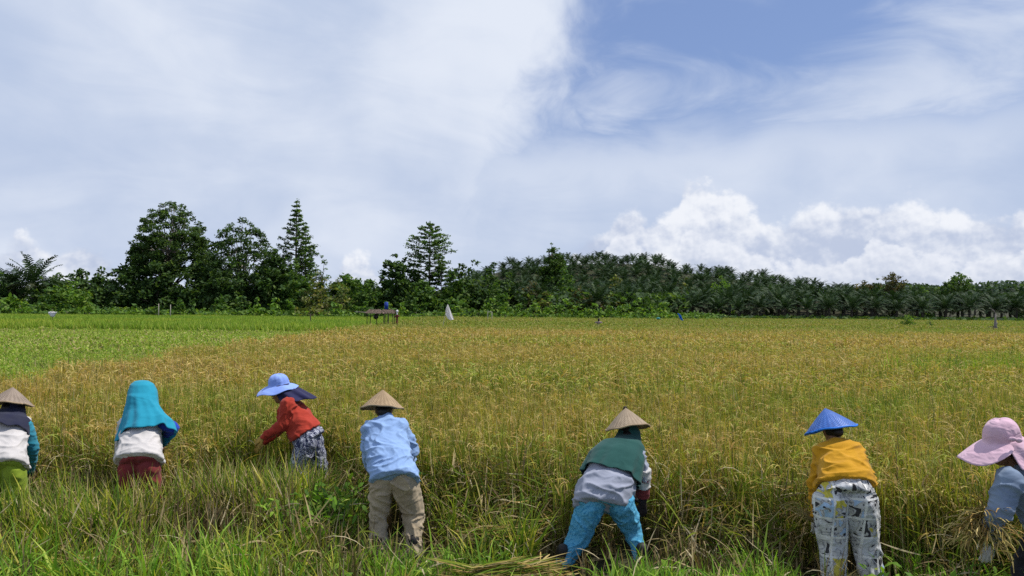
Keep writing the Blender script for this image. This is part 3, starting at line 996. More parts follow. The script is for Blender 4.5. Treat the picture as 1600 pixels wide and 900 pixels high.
def print_mat(name, kind):
    m, nt, out = new_mat(name)
    co = nt.nodes.new('ShaderNodeTexCoord')
    pb = nt.nodes.new('ShaderNodeBsdfPrincipled'); pb.inputs['Roughness'].default_value = 0.9; pb.inputs['Specular IOR Level'].default_value = 0.15
    L = nt.links
    def mix(f_, a, b):
        n = nt.nodes.new('ShaderNodeMix'); n.data_type = 'RGBA'
        if isinstance(f_, float): n.inputs[0].default_value = f_
        else: L.new(f_, n.inputs[0])
        for i, v_ in ((6, a), (7, b)):
            if isinstance(v_, tuple): n.inputs[i].default_value = (*v_, 1)
            else: L.new(v_, n.inputs[i])
        return n.outputs[2]
    def ramp(s_, stops, const=False):
        r = nt.nodes.new('ShaderNodeValToRGB')
        if const: r.color_ramp.interpolation = 'CONSTANT'
        while len(r.color_ramp.elements) < len(stops): r.color_ramp.elements.new(0.5)
        for e, (p, c_) in zip(r.color_ramp.elements, stops): e.position = p; e.color = (*c_, 1)
        L.new(s_, r.inputs[0]); return r.outputs[0]
    def mapping(scale, rot=(0, 0, 0), loc=(0, 0, 0)):
        mp = nt.nodes.new('ShaderNodeMapping'); mp.inputs['Scale'].default_value = scale; mp.inputs['Rotation'].default_value = rot; mp.inputs['Location'].default_value = loc
        L.new(co.outputs['Object'], mp.inputs[0]); return mp.outputs[0]
    if kind == 'patchwork':
        v_ = mapping((1, 1, 1), (math.radians(90), 0, 0), (0.02, 0, 0.03))
        br = nt.nodes.new('ShaderNodeTexBrick'); br.offset = 0.0; br.squash = 1.0
        br.inputs['Scale'].default_value = 1.0; br.inputs['Brick Width'].default_value = 0.125; br.inputs['Row Height'].default_value = 0.16
        br.inputs['Mortar Size'].default_value = 0.009; br.inputs['Mortar Smooth'].default_value = 0.1
        br.inputs['Color1'].default_value = (0, 0, 0, 1); br.inputs['Color2'].default_value = (1, 1, 1, 1); br.inputs['Mortar'].default_value = (0.5, 0.5, 0.5, 1)
        L.new(v_, br.inputs['Vector'])
        pan = ramp(br.outputs['Color'], [(0, (0.55, 0.56, 0.57)), (0.3, (0.36, 0.50, 0.68)), (0.42, (0.56, 0.56, 0.54)), (0.62, (0.55, 0.48, 0.08)), (0.72, (0.50, 0.52, 0.54)), (0.93, (0.34, 0.46, 0.62))], True)
        nzd = nt.nodes.new('ShaderNodeTexNoise'); nzd.inputs['Scale'].default_value = 15; nzd.inputs['Detail'].default_value = 0.6; nzd.inputs['Distortion'].default_value = 0.9
        L.new(mapping((1, 0.4, 1)), nzd.inputs['Vector'])
        sh = ramp(nzd.outputs[0], [(0, (0.05, 0.05, 0.055)), (0.345, (0.05, 0.05, 0.055)), (0.36, (0.5, 0.5, 0.49)), (0.455, (0.30, 0.31, 0.33)), (0.485, (0.09, 0.09, 0.10)), (0.50, (0.45, 0.45, 0.45))], True)
        msk = ramp(nzd.outputs[0], [(0, (1, 1, 1)), (0.53, (1, 1, 1)), (0.54, (0, 0, 0))], True)
        cc = mix(msk, pan, sh)
        vr = nt.nodes.new('ShaderNodeTexVoronoi'); vr.inputs['Scale'].default_value = 9; L.new(mapping((1, 0.4, 1), loc=(2, 0, 5)), vr.inputs['Vector'])
        dot = ramp(vr.outputs['Distance'], [(0, (1, 1, 1)), (0.115, (1, 1, 1)), (0.13, (0, 0, 0))], True)
        cc = mix(dot, cc, (0.035, 0.035, 0.04))
        cc = mix(br.outputs['Fac'], cc, (0.68, 0.68, 0.66))
        L.new(cc, pb.inputs['Base Color'])
    else:
        nz = nt.nodes.new('ShaderNodeTexNoise'); nz.inputs['Scale'].default_value = {'paisley': 9, 'lace': 26, 'floral': 8}[kind]; nz.inputs['Distortion'].default_value = 2.2
        nz.inputs['Detail'].default_value = 2
        L.new(co.outputs['Object'], nz.inputs['Vector'])
        wv = nt.nodes.new('ShaderNodeMath'); wv.operation = 'PINGPONG'; wv.inputs[1].default_value = 0.08; L.new(nz.outputs[0], wv.inputs[0])
        ml = nt.nodes.new('ShaderNodeMath'); ml.operation = 'MULTIPLY'; ml.inputs[1].default_value = 12.5; L.new(wv.outputs[0], ml.inputs[0])
        st = {'paisley': [(0.3, (0.035, 0.04, 0.085)), (0.55, (0.12, 0.13, 0.2)), (0.75, (0.42, 0.43, 0.48))],
              'lace': [(0.3, (0.05, 0.42, 0.66)), (0.7, (0.09, 0.50, 0.74)), (0.9, (0.40, 0.62, 0.72))],
              'floral': [(0.1, (0.04, 0.21, 0.38)), (0.25, (0.07, 0.31, 0.49)), (0.85, (0.12, 0.38, 0.56))]}[kind]
        L.new(ramp(ml.outputs[0], st), pb.inputs['Base Color'])
    n2 = nt.nodes.new('ShaderNodeTexNoise'); n2.inputs['Scale'].default_value = 9; n2.inputs['Detail'].default_value = 4; n2.inputs['Distortion'].default_value = 0.8
    L.new(mapping((1, 1, 1.5)), n2.inputs['Vector'])
    bp = nt.nodes.new('ShaderNodeBump'); bp.inputs['Strength'].default_value = 0.5; bp.inputs['Distance'].default_value = 0.03
    L.new(n2.outputs[0], bp.inputs['Height']); L.new(bp.outputs[0], pb.inputs['Normal']); L.new(pb.outputs[0], out.inputs[0])
    return m


# --- cloth colours
C_white = cloth('white_cotton', (0.56, 0.53, 0.51), (0.50, 0.475, 0.455))
C_white2 = cloth('cream_shirt', (0.54, 0.51, 0.49), (0.47, 0.445, 0.43))
C_navy = cloth('navy_cloth', (0.018, 0.02, 0.045))
C_navy2 = cloth('dark_navy_flap', (0.02, 0.02, 0.07))
C_teal = cloth('teal_sleeve', (0.03, 0.24, 0.33))
C_lime = cloth('lime_trousers', (0.24, 0.33, 0.02))
C_cyan = cloth('cyan_scarf', (0.018, 0.27, 0.39), (0.016, 0.24, 0.35), bscale=6)
C_royal = cloth('royal_blue_sleeve', (0.015, 0.05, 0.42))
C_maroon = cloth('maroon_cloth', (0.22, 0.03, 0.03))
C_red = cloth('red_shirt', (0.40, 0.045, 0.025), (0.33, 0.035, 0.02))
C_yglove = solid('yellow_glove', (0.42, 0.27, 0.05), (0.3, 0.2, 0.05), 20, 0.8)
C_lblue = cloth('periwinkle_hat', (0.26, 0.38, 0.80), (0.22, 0.33, 0.74))
C_sky = cloth('sky_blue_shirt', (0.255, 0.385, 0.63), (0.235, 0.36, 0.60), bscale=8)
C_khaki = cloth('khaki_trousers', (0.44, 0.36, 0.25), (0.34, 0.27, 0.18), scale=9)
C_grey = cloth('grey_tunic', (0.32, 0.34, 0.41), (0.28, 0.30, 0.37))
C_green = cloth('dark_green_scarf', (0.020, 0.080, 0.070), (0.017, 0.07, 0.062))
C_guard = cloth('white_guard', (0.6, 0.58, 0.56))
C_dglove = solid('dark_glove', (0.02, 0.015, 0.018), (0.05, 0.03, 0.03), 30, 0.85)
C_mustard = cloth('mustard_shirt', (0.52, 0.265, 0.012), (0.46, 0.23, 0.01), bscale=8)
C_wglove = solid('white_glove', (0.6, 0.58, 0.54), (0.45, 0.42, 0.38), 20, 0.9)
C_pink = cloth('pink_hat', (0.66, 0.45, 0.53), (0.58, 0.38, 0.46), bscale=14)
C_bluegrey = cloth('blue_grey_shirt', (0.19, 0.25, 0.34), (0.155, 0.205, 0.29))
C_mint = cloth('mint_sash', (0.40, 0.50, 0.38))
C_black = cloth('black_trousers', (0.015, 0.015, 0.02))
C_patch = print_mat('patchwork_print', 'patchwork')
C_paisley = print_mat('paisley_print', 'paisley')
C_lace = print_mat('blue_lace_print', 'floral')
W_tan = weave_mat('tan_straw_weave', (0.40, 0.29, 0.17), (0.22, 0.15, 0.085))
W_grey = weave_mat('greyed_straw_weave', (0.31, 0.245, 0.19), (0.17, 0.13, 0.10))
W_pale = weave_mat('pale_bamboo_weave', (0.40, 0.315, 0.22), (0.22, 0.165, 0.11), spokes=56)
W_blue = weave_mat('painted_blue_bamboo', (0.045, 0.16, 0.52), (0.018, 0.07, 0.28), rough=0.5, spec=0.4, wear=(0.28, 0.29, 0.42))
C_rimblue = solid('bright_blue_binding', (0.02, 0.20, 0.75), rough=0.5)
C_rimtan = solid('straw_binding', (0.42, 0.32, 0.20), (0.28, 0.2, 0.12), rough=0.8)
Z = Vector((0, 0, 1))


def held(name, label, cat, grip, d, n, L, spread, droop=0.0, group=None, pal=None, heads=0, root_back=0.25, w=0.008):
    """a handful of cut stems: fan from the grip both ways"""
    acc = Acc(); d = Vector(d).normalized()
    el = math.acos(max(-1, min(1, d.z))); az = math.atan2(d.y, d.x)
    n_ = n
    b = np.array(grip)[None, :] - np.array(d)[None, :] * rng.uniform(0.0, root_back, (n_, 1)) + rng.normal(0, 0.014, (n_, 3))
    c = pick(n_, pal or (GOLD + STRAWC[:1] + GREEN[1:2]), [3, 3, 2, 2, 2, 2][:len(pal or [0] * 6)])
    azv = az + rng.normal(0, spread, n_); th0 = el + rng.normal(0, spread * 0.7, n_)
    lv = L * rng.uniform(0.6, 1.15, n_)
    P = blades(acc, b, lv, azv, th0, rng.uniform(0.2, 1.2, n_) * droop, w * rng.uniform(0.6, 1.4, n_), c * 0.9, c, 4, 1.4)
    if heads:
        i = rng.integers(0, n_, heads); tip = P[i, rng.integers(2, 5, heads)]
        cp = pick(heads, GOLD, [3, 4, 3, 3])
        blades(acc, tip, rng.uniform(0.10, 0.17, heads), azv[i] + rng.normal(0, 0.5, heads), th0[i] + 0.5, rng.uniform(0.8, 2.0, heads), np.full(heads, 0.0095), cp, cp, 5, 0.8, np.array([0.3, 1, 0.5, 1.1, 0.5, 0.7]))
    o = empty(name, tuple(grip))
    me = acc.mesh(name); me.transform(Matrix.Translation(-Vector(grip)))
    bpy.data.objects.remove(o)
    o = link(name, me, None, M_straw); o.location = grip
    tag(o, label, cat, group)
    return o


def torso_pieces(fig, rel, e=0.0): return [fig.spine(rel, e)]


# ===== worker one: far left, straw hat, white shirt, lime trousers
f1 = Fig('person in greyish conical hat, white shirt and lime trousers bending at left edge', 7.6, 8,
         pelvis=(8, 728, 0), chest=(10, 680, .28), neck=(16, 652, .42), head=(21, 636, .50), shL=(-17, 670, .34), shR=(37, 667, .34),
         elL=(-32, 712, .42), elR=(50, 700, .42), haL=(-15, 745, .62), haR=(47, 735, .64), hipL=(-8, 738, 0), hipR=(22, 738, 0),
         knL=(-12, 792, .06), knR=(29, 788, .04), anL=(-14, 845, 0), anR=(22, 845, 0))
f1.body((0.1, 0.8, -0.5))
f1.fuse('shirt', [f1.spine(((-0.02, 0.22, 0.18), (0.2, 0.19, 0.135), (0.55, 0.2, 0.13), (0.82, 0.2, 0.105), (1.0, 0.08, 0.075)))] + f1.arm('L', (0.088, 0.07, 0.05), t1=0.0) + f1.arm('R', (0.085, 0.07, 0.05), t1=0)[:0], 0.011, C_white2, smooth=6, fold=0.010, seed=1)
f1.fuse('sleeve', f1.arm('L', (0.05, 0.058, 0.045)), 0.011, C_teal, smooth=4, fold=0.006, ffreq=(14, 14, 26))
f1.fuse('sleeve', f1.arm('R', (0.083, 0.064, 0.045)), 0.011, C_teal, smooth=4, fold=0.007, ffreq=(14, 14, 26))
f1.fuse('trousers', [f1.spine(((-0.05, 0.17, 0.13), (0.12, 0.17, 0.12)))] + f1.leg('L', (0.1, 0.085, 0.075), t1=0.9) + f1.leg('R', (0.1, 0.085, 0.075), t1=0.9), 0.012, C_lime, smooth=6, fold=0.010, seed=4, ffreq=(12, 12, 9))
sh = lerp(f1.J['shL'], f1.J['shR'], .5)
f1.ruffle('headscarf', interp_secs([(f1.local(22, 622, .5), f1.lat, Z, 0.06, 0.07, 0), (f1.local(21, 634, .5), f1.lat, Z, 0.098, 0.11, 0), (f1.local(19, 646, .45), f1.lat, Vector((0, .3, 1)).normalized(), 0.12, 0.12, 0.01),
                                      (f1.local(13, 656, .37), f1.lat, Vector((0, .6, 1)).normalized(), 0.225, 0.15, 0.01), (f1.local(8, 672, .28), f1.lat, Vector((0.1, .7, 1)).normalized(), 0.235, 0.175, 0.03)]), C_navy, seed=1, jag=0.014)
cone_hat(f1, f1.local(20, 605, .53), (0.02, 0.2, 1), 0.215, 0.17, W_grey, C_rimtan)
f1.glove('L', C_dglove); f1.glove('R', C_dglove)

# ===== worker two: cyan scarf, white shirt, dark red trousers
f2 = Fig('person in bright cyan headscarf, white shirt and dark red trousers bending in the rice', 7.8, 218,
         pelvis=(218, 720, 0), chest=(220, 676, .28), neck=(224, 645, .4), head=(222, 622, .46), shL=(197, 664, .33), shR=(250, 660, .33),
         elL=(190, 700, .42), elR=(270, 668, .36), haL=(198, 728, .64), haR=(256, 692, .62), hipL=(203, 732, 0), hipR=(233, 732, 0),
         knL=(198, 787, .06), knR=(238, 787, .06), anL=(196, 840, 0), anR=(240, 840, 0))
f2.body((0.0, 0.85, -0.5))
f2.fuse('shirt', [f2.spine(((-0.02, 0.235, 0.19), (0.12, 0.215, 0.155), (0.35, 0.195, 0.14), (0.6, 0.19, 0.13), (0.85, 0.19, 0.11), (1.0, 0.08, 0.075)))] + f2.arm('L', (0.085, 0.075, 0.05), t1=0), 0.011, C_white, smooth=6, fold=0.010, seed=2)
f2.fuse('sleeve', f2.arm('R', (0.085, 0.062, 0.042)), 0.011, C_royal, smooth=4, fold=0.006, ffreq=(14, 14, 26))
f2.fuse('sleeve', f2.arm('L', (0.05, 0.056, 0.042)), 0.011, C_royal, smooth=4, fold=0.006, ffreq=(14, 14, 26))
f2.fuse('trousers', [f2.spine(((-0.06, 0.175, 0.13), (0.1, 0.18, 0.13)))] + f2.leg('L', (0.105, 0.088, 0.075), t1=0.9) + f2.leg('R', (0.105, 0.088, 0.075), t1=0.9), 0.012, C_maroon, smooth=6, fold=0.010, seed=5, ffreq=(12, 12, 9))
T1 = Vector((0, .45, 1)).normalized(); T2 = Vector((-0.12, .7, 1)).normalized(); T3 = Vector((-0.30, .75, 1)).normalized()
f2.ruffle('headscarf', interp_secs([(f2.local(221, 594.5, .48), f2.lat, Z, 0.022, 0.025, 0), (f2.local(221, 596, .48), f2.lat, Z, 0.068, 0.08, 0), (f2.local(222, 601, .48), f2.lat, Z, 0.110, 0.125, 0.01), (f2.local(223, 612, .46), f2.lat, Z, 0.138, 0.15, 0.012), (f2.local(223, 628, .42), f2.lat, T1, 0.150, 0.165, 0.03),
                                      (f2.local(226, 648, .37), f2.lat, T2, 0.200, 0.18, 0.045), (f2.local(230, 668, .30), f2.lat, T3, 0.262, 0.205, 0.07), (f2.local(229, 683, .24), f2.lat, T3, 0.285, 0.22, 0.085)], 4), C_cyan, seed=2.2, jag=0.018)
f2.glove('L', C_dglove); f2.glove('R', C_dglove)

# ===== worker three: pale blue sun hat, red shirt, turned left
f3 = Fig('person in periwinkle sun hat, red shirt and patterned trousers reaching left into the rice', 9.0, 485,
         pelvis=(482, 684, .0), chest=(464, 656, .08), neck=(447, 630, .16), head=(437, 614, .18), shL=(450, 634, -.04), shR=(449, 636, .3),
         elL=(443, 664, -.08), elR=(438, 668, .34), haL=(414, 682, -.04), haR=(414, 690, .3), hipL=(478, 692, -.08), hipR=(490, 692, .1),
         knL=(464, 738, -.10), knR=(500, 738, .14), anL=(474, 792, -.1), anR=(506, 792, .15))
f3.lat = Vector((0.35, 1, 0)).normalized() * -1; f3.hlat = Vector((0.45, 0.9, 0)).normalized() * -1
f3.body((-0.85, 0.3, -0.45))
f3.fuse('shirt', [f3.spine(((0.10, 0.195, 0.19), (0.3, 0.165, 0.165), (0.55, 0.175, 0.16), (0.82, 0.175, 0.125), (1.0, 0.075, 0.075)))] + f3.arm('L', (0.095, 0.07, 0.046)) + f3.arm('R', (0.09, 0.07, 0.046)), 0.011, C_red, smooth=5, fold=0.011, seed=3, ffreq=(12, 9, 12))
f3.fuse('trousers', [f3.spine(((-0.06, 0.185, 0.175), (0.18, 0.15, 0.145)))] + f3.leg('L', (0.125, 0.1, 0.075), t1=0.9) + f3.leg('R', (0.12, 0.1, 0.075), t1=0.9), 0.012, C_paisley, smooth=6, fold=0.010, seed=6, ffreq=(12, 12, 9))
bonnet(f3, f3.local(436, 601, .18), (-0.93, 0.25, -0.12), (0.05, -0.12, 1), C_lblue, 'sun_hat', (0.105, 0.12), 0.125, 0.10, 0.155, 0.38, (70, 290), C_navy2, 0.30, (0.80, -0.12, -0.62), flare=0.30)
f3.glove('L', C_yglove, long=0.15); f3.glove('R', C_yglove, long=0.15)

people_xy_more = True
for q_ in ('haL', 'haR', 'elL'):
    people_xy.append((f3.J[q_].x - 0.03, f3.J[q_].y, 0.2)); people_xy.append((f3.J[q_].x, f3.J[q_].y - 0.25, 0.18))
# ===== worker four: tan conical hat, light blue shirt, khaki trousers
f4 = Fig('person in tan conical hat, light blue long shirt and khaki trousers', 7.2, 612,
         pelvis=(614, 738, 0), chest=(603, 690, .28), neck=(601, 655, .42), head=(600, 641, .5), shL=(580, 672, .34), shR=(626, 669, .34),
         elL=(576, 716, .42), elR=(641, 704, .42), haL=(592, 748, .64), haR=(634, 744, .7), hipL=(597, 752, 0), hipR=(630, 750, .0),
         knL=(592, 808, .06), knR=(646, 803, .12), anL=(589, 865, -.05), anR=(646, 870, .0))
f4.body((0.0, 0.85, -0.5))
f4.fuse('shirt', [f4.spine(((-0.12, 0.225, 0.185), (0.08, 0.208, 0.15), (0.35, 0.2, 0.14), (0.6, 0.195, 0.135), (0.85, 0.185, 0.115), (1.0, 0.09, 0.08)))] + f4.arm('L', (0.09, 0.07, 0.05)) + f4.arm('R', (0.092, 0.075, 0.052)), 0.010, C_sky, smooth=5, fold=0.013, seed=7, ffreq=(7, 9, 15))
f4.fuse('collar', [capsule(f4.J['neck'] + Vector((-0.03, -0.03, -0.02)), 0.06, f4.J['neck'] + Vector((0.035, -0.02, 0.01)), 0.06)], 0.009, C_sky, smooth=3)
f4.fuse('trousers', [f4.spine(((-0.09, 0.16, 0.13), (0.1, 0.17, 0.13)))] + f4.leg('L', (0.108, 0.085, 0.072), t1=0.92) + f4.leg('R', (0.125, 0.1, 0.08), t1=0.92), 0.011, C_khaki, smooth=5, fold=0.013, seed=8, ffreq=(11, 11, 13))
cone_hat(f4, f4.local(598, 609, .56), (-0.02, 0.2, 1), 0.208, 0.172, W_tan, C_rimtan)
f4.glove('L', C_dglove); f4.glove('R', C_dglove)

# ===== worker five: bamboo hat, dark green scarf, grey tunic, blue patterned trousers, wide stance
f5 = Fig('person in bamboo hat, dark green shawl and blue trousers with legs wide apart', 7.0, 950,
         pelvis=(941, 780, .0), chest=(959, 728, .28), neck=(977, 696, .42), head=(981, 678, .5), shL=(941, 712, .34), shR=(994, 709, .28),
         elL=(952, 752, .5), elR=(1005, 746, .28), haL=(988, 774, .50), haR=(1004, 786, .36), hipL=(924, 788, 0), hipR=(970, 788, .02),
         knL=(903, 842, .02), knR=(988, 828, .12), anL=(879, 890, -.06), anR=(1003, 872, .0))
f5.body((0.15, 0.85, -0.5))
f5.fuse('tunic', [f5.spine(((-0.10, 0.235, 0.17), (0.04, 0.255, 0.2), (0.18, 0.25, 0.195), (0.38, 0.22, 0.165), (0.6, 0.205, 0.15), (0.85, 0.185, 0.115), (1.0, 0.09, 0.08)))] + f5.arm('L', (0.09, 0.07, 0.05), t1=0) + f5.arm('R', (0.088, 0.068, 0.052), t1=0), 0.011, C_grey, smooth=6, fold=0.012, seed=9, ffreq=(8, 8, 14))
f5.fuse('trousers', [f5.spine(((-0.1, 0.19, 0.14), (0.1, 0.19, 0.15)))] + f5.leg('L', (0.13, 0.092, 0.07), t1=0.93) + f5.leg('R', (0.13, 0.085, 0.055), t1=0.93), 0.012, C_lace, smooth=6, fold=0.012, seed=10, ffreq=(12, 12, 12))
A1_ = Vector((0.12, .5, 1)).normalized(); A2_ = Vector((0.3, .7, 1)).normalized(); A3_ = Vector((0.42, .75, 1)).normalized()
f5.ruffle('shawl', interp_secs([(f5.local(983, 662, .5), f5.lat, Z, 0.06, 0.07, 0), (f5.local(983, 675, .5), f5.lat, Z, 0.105, 0.115, 0), (f5.local(980, 689, .45), f5.lat, A1_, 0.13, 0.13, 0.01),
                                  (f5.local(972, 699, .38), f5.lat, A2_, 0.215, 0.16, 0.012), (f5.local(963, 718, .28), f5.lat, A3_, 0.258, 0.2, 0.03), (f5.local(956, 738, .20), f5.lat, A3_, 0.27, 0.225, 0.06), (f5.local(953, 747, .16), f5.lat, A3_, 0.275, 0.235, 0.085)]), C_green, seed=3.1, jag=0.012)
for sd_ in 'LR':
    f5.guard('arm_guard', sd_, -0.35, 0.36, 0.069, C_guard); f5.guard('cuff', sd_, 0.34, 0.74, 0.064, C_maroon)
    f5.glove(sd_, C_dglove)
# printed red emblem on the right arm guard, a thin patch on the cloth
em = []
pc = lerp(f5.J['elR'], f5.J['haR'], 0.06)
vs = []; fs = []
for i in range(9):
    for k in range(9):
        a = math.radians(-120 + 70 * k / 8); z = 0.05 * (i / 8 - 0.5)
        vs.append((pc.x - f5.o.x + 0.0715 * math.cos(a), pc.y - f5.o.y + 0.0715 * math.sin(a), pc.z + z))
for i in range(8):
    for k in range(8):
        if (i - 3.5) ** 2 + (k - 3.5) ** 2 < 13 and not ((i in (3, 4)) and k in (2, 5)):
            fs.append((i * 9 + k, i * 9 + k + 1, (i + 1) * 9 + k + 1, (i + 1) * 9 + k))
me = bpy.data.meshes.new('emblem'); me.from_pydata(vs, [], fs)
link('emblem', me, f5.root, C_maroon)
cone_hat(f5, f5.local(977, 637, .53), (-0.10, 0.22, 1), 0.208, 0.185, W_pale, C_rimtan, tip=1)

# ===== worker six: blue conical hat, mustard shirt, patchwork trousers
f6 = Fig('person in blue conical hat, mustard shirt and white patchwork print trousers', 6.5, 1322,
         pelvis=(1320, 772, 0), chest=(1315, 722, .25), neck=(1306, 692, .38), head=(1300, 672, .45), shL=(1284, 708, .3), shR=(1339, 706, .3),
         elL=(1273, 752, .30), elR=(1357, 750, .34), haL=(1275, 804, .30), haR=(1350, 796, .5), hipL=(1297, 782, 0), hipR=(1343, 782, 0),
         knL=(1301, 850, .05), knR=(1354, 850, .05), anL=(1303, 915, 0), anR=(1364, 915, 0))
f6.body((-0.1, 0.85, -0.5))
f6.fuse('shirt', [f6.spine(((0.10, 0.245, 0.19), (0.28, 0.222, 0.155), (0.5, 0.205, 0.14), (0.7, 0.205, 0.13), (0.86, 0.185, 0.11), (1.0, 0.10, 0.085)))] + f6.arm('L', (0.072, 0.058, 0.044)) + f6.arm('R', (0.070, 0.06, 0.046)), 0.010, C_mustard, smooth=5, fold=0.012, seed=11, ffreq=(5, 8, 19))
f6.fuse('trousers', [f6.spine(((-0.04, 0.225, 0.17), (0.1, 0.21, 0.155), (0.24, 0.19, 0.125)))] + f6.leg('L', (0.138, 0.112, 0.098), t1=0.94) + f6.leg('R', (0.138, 0.112, 0.098), t1=0.94), 0.011, C_patch, smooth=6, fold=0.011, seed=12, ffreq=(15, 12, 6))
cone_hat(f6, f6.local(1289, 638, .51), (-0.20, 0.22, 1), 0.222, 0.18, W_blue, C_rimblue)
f6.glove('L', C_wglove); f6.glove('R', C_wglove)

# ===== worker seven: pink sun hat, blue grey shirt, right edge
f7 = Fig('person in pale pink sun hat, blue grey shirt and black trousers at right edge', 5.8, 1640,
         pelvis=(1648, 815, .05), chest=(1612, 766, .08), neck=(1583, 728, .13), head=(1566, 702, .14), shL=(1578, 752, -.07), shR=(1590, 745, .3),
         elL=(1561, 800, -.10), elR=(1560, 795, .3), haL=(1543, 826, -.02), haR=(1548, 845, .26), hipL=(1642, 828, -.06), hipR=(1655, 828, .12),
         knL=(1608, 895, -.06), knR=(1640, 900, .16), anL=(1612, 985, -.06), anR=(1650, 985, .14))
f7.lat = Vector((0.2, -1, 0)).normalized(); f7.hlat = Vector((0.3, -0.9, 0)).normalized()
f7.body((-0.92, 0.1, -0.35))
f7.fuse('shirt', [f7.spine(((0.06, 0.19, 0.19), (0.25, 0.195, 0.185), (0.55, 0.2, 0.18), (0.82, 0.19, 0.135), (1.0, 0.085, 0.085)))] + f7.arm('L', (0.1, 0.082, 0.056)) + f7.arm('R', (0.095, 0.075, 0.05)), 0.010, C_bluegrey, smooth=5, fold=0.012, seed=13, ffreq=(8, 9, 14))
f7.fuse('sash', [f7.spine(((-0.05, 0.195, 0.2), (0.08, 0.198, 0.2)))], 0.011, C_mint, smooth=4, fold=0.006)
f7.fuse('trousers', [f7.spine(((-0.12, 0.19, 0.19), (0.02, 0.185, 0.18)))] + f7.leg('L', (0.15, 0.115, 0.08), t1=0.93) + f7.leg('R', (0.15, 0.115, 0.08), t1=0.93), 0.012, C_black, smooth=6, fold=0.010, seed=14)
bonnet(f7, f7.local(1566, 686, .14), (-0.93, -0.10, -0.20), (-0.18, -0.10, 1), C_pink, 'sun_hat', (0.108, 0.135), 0.155, 0.0, 0.21, 0.36, (66, 294), C_pink, 0.245, (0.50, -0.05, -0.85), bpow=0.8, side=-0.05, flare=0.42)
f7.glove('L', C_wglove); f7.glove('R', C_wglove)
f7.fuse('bow', [ellipsoid(f7.local(1582, 686, -.03), (0.03, 0.012, 0.018)), ellipsoid(f7.local(1592, 688, -.02), (0.028, 0.012, 0.02))], 0.005, C_pink, smooth=1)

for f_ in (f4, f5, f6, f7):
    for q_ in ('haL', 'haR'):
        p_ = f_.J[q_]; people_xy.append((p_.x, p_.y, 0.17)); people_xy.append((p_.x, p_.y - 0.3, 0.17))
people_xy += [(0.46, 6.45, 0.3), (0.46, 6.0, 0.3), (0.95, 6.4, 0.25), (2.45, 5.9, 0.3), (2.8, 5.9, 0.3), (2.6, 5.5, 0.3), (-1.35, 6.8, 0.2), (-0.9, 6.8, 0.2), (-0.45, 5.95, 0.28), (-0.15, 5.95, 0.28), (0.15, 5.95, 0.28), (-0.3, 6.25, 0.26), (0.0, 6.25, 0.26), (0.25, 6.2, 0.22)]
# --- cut rice in hands
g7 = lerp(f7.J['haL'], f7.J['haR'], 0.3) + Vector((-0.05, -0.03, 0.02))
held('rice_sheaf', 'large drooping sheaf of ripe rice held by the person in the pink hat', 'rice sheaf', g7, (-0.2, -0.25, 0.95), 330, 0.27, 0.55, 2.2, heads=420, root_back=0.12, w=0.010, pal=GREEN[:2] + GOLD[:2] + STRAWC[:2])
people_xy.append((f6.J['haL'].x - 0.05, f6.J['haL'].y - 0.1, 0.26)); people_xy.append((f6.J['haL'].x - 0.2, f6.J['haL'].y - 0.3, 0.22))
g6 = f6.J['haL'] + (f6.J['haL'] - f6.J['elL']).normalized() * 0.07
held('rice_bundle', 'thin fan of dry straw held by the person in the blue hat', 'rice bundle', g6, (-0.85, 0.1, 0.75), 60, 0.34, 0.2, 0.35, heads=20, root_back=0.08, w=0.007, pal=[(0.5, 0.42, 0.22), (0.42, 0.34, 0.15), (0.35, 0.3, 0.12)])
g4 = f4.J['haR'] + Vector((0.01, 0, -0.03))
held('leaf_bundle', 'broad green leaves held beside the person in the light blue shirt', 'leaves', g4, (0.7, 0.2, 0.2), 14, 0.2, 0.5, 0.8, w=0.03, root_back=0.05, pal=[(0.05, 0.16, 0.03), (0.07, 0.2, 0.04)])


def laid(name, label, p, L, Wd, n, ang, hgt, heads):
    acc = Acc()
    px_ = rng.uniform(-0.5, 0.2, n) * L; py_ = rng.normal(0, Wd * 0.35, n)
    zz = rng.uniform(0.03, 1, n) * hgt * np.exp(-(py_ / Wd) ** 2 * 2)
    ca, sa = math.cos(ang), math.sin(ang)
    b = np.stack([px_ * ca - py_ * sa, px_ * sa + py_ * ca, zz], -1)
    c = pick(n, GREEN[:2] + BR + GOLD[:2] + STRAWC[:1], [2, 2, 2, 2, 2, 2])
    az = ang + rng.normal(0, 0.13, n) + np.where(rng.uniform(0, 1, n) < 0.12, 3.1, 0)
    blades(acc, b, rng.uniform(0.35, 0.7, n) * L, az, rng.uniform(1.25, 1.55, n), rng.uniform(0.0, 0.35, n), rng.uniform(0.006, 0.013, n), c, c, 4, 1.5)
    m = heads; b2 = b[rng.integers(0, n, m)] + np.array([ca, sa, 0]) * L * 0.45 + rng.normal(0, 0.03, (m, 3)); b2[:, 2] = np.abs(b2[:, 2]) + 0.03
    cp = pick(m, GOLD, [3, 3, 3, 3]); blades(acc, b2, rng.uniform(.12, .2, m), ang + rng.normal(0, 0.6, m), rng.uniform(1.2, 1.6, m), rng.uniform(0, 0.5, m), np.full(m, 0.013), cp, cp, 4, 1, np.array([.3, 1, .5, 1, .5]))
    o = link(name, acc.mesh(name), None, M_straw); o.location = p
    tag(o, label, 'cut rice', 'cut rice laid on the stubble')
BR = [(0.16, 0.27, 0.03)]
laid('rice_pile', 'large heap of cut green and gold rice at the bottom middle', (-0.02, 6.1, 0.18), 0.6, 0.2, 1000, 0.04, 0.16, 120)
laid('rice_pile', 'small cut bundle on the stubble at the foot of the standing rice', (-0.2, 7.2, 0.2), 0.5, 0.12, 260, -0.25, 0.12, 50)
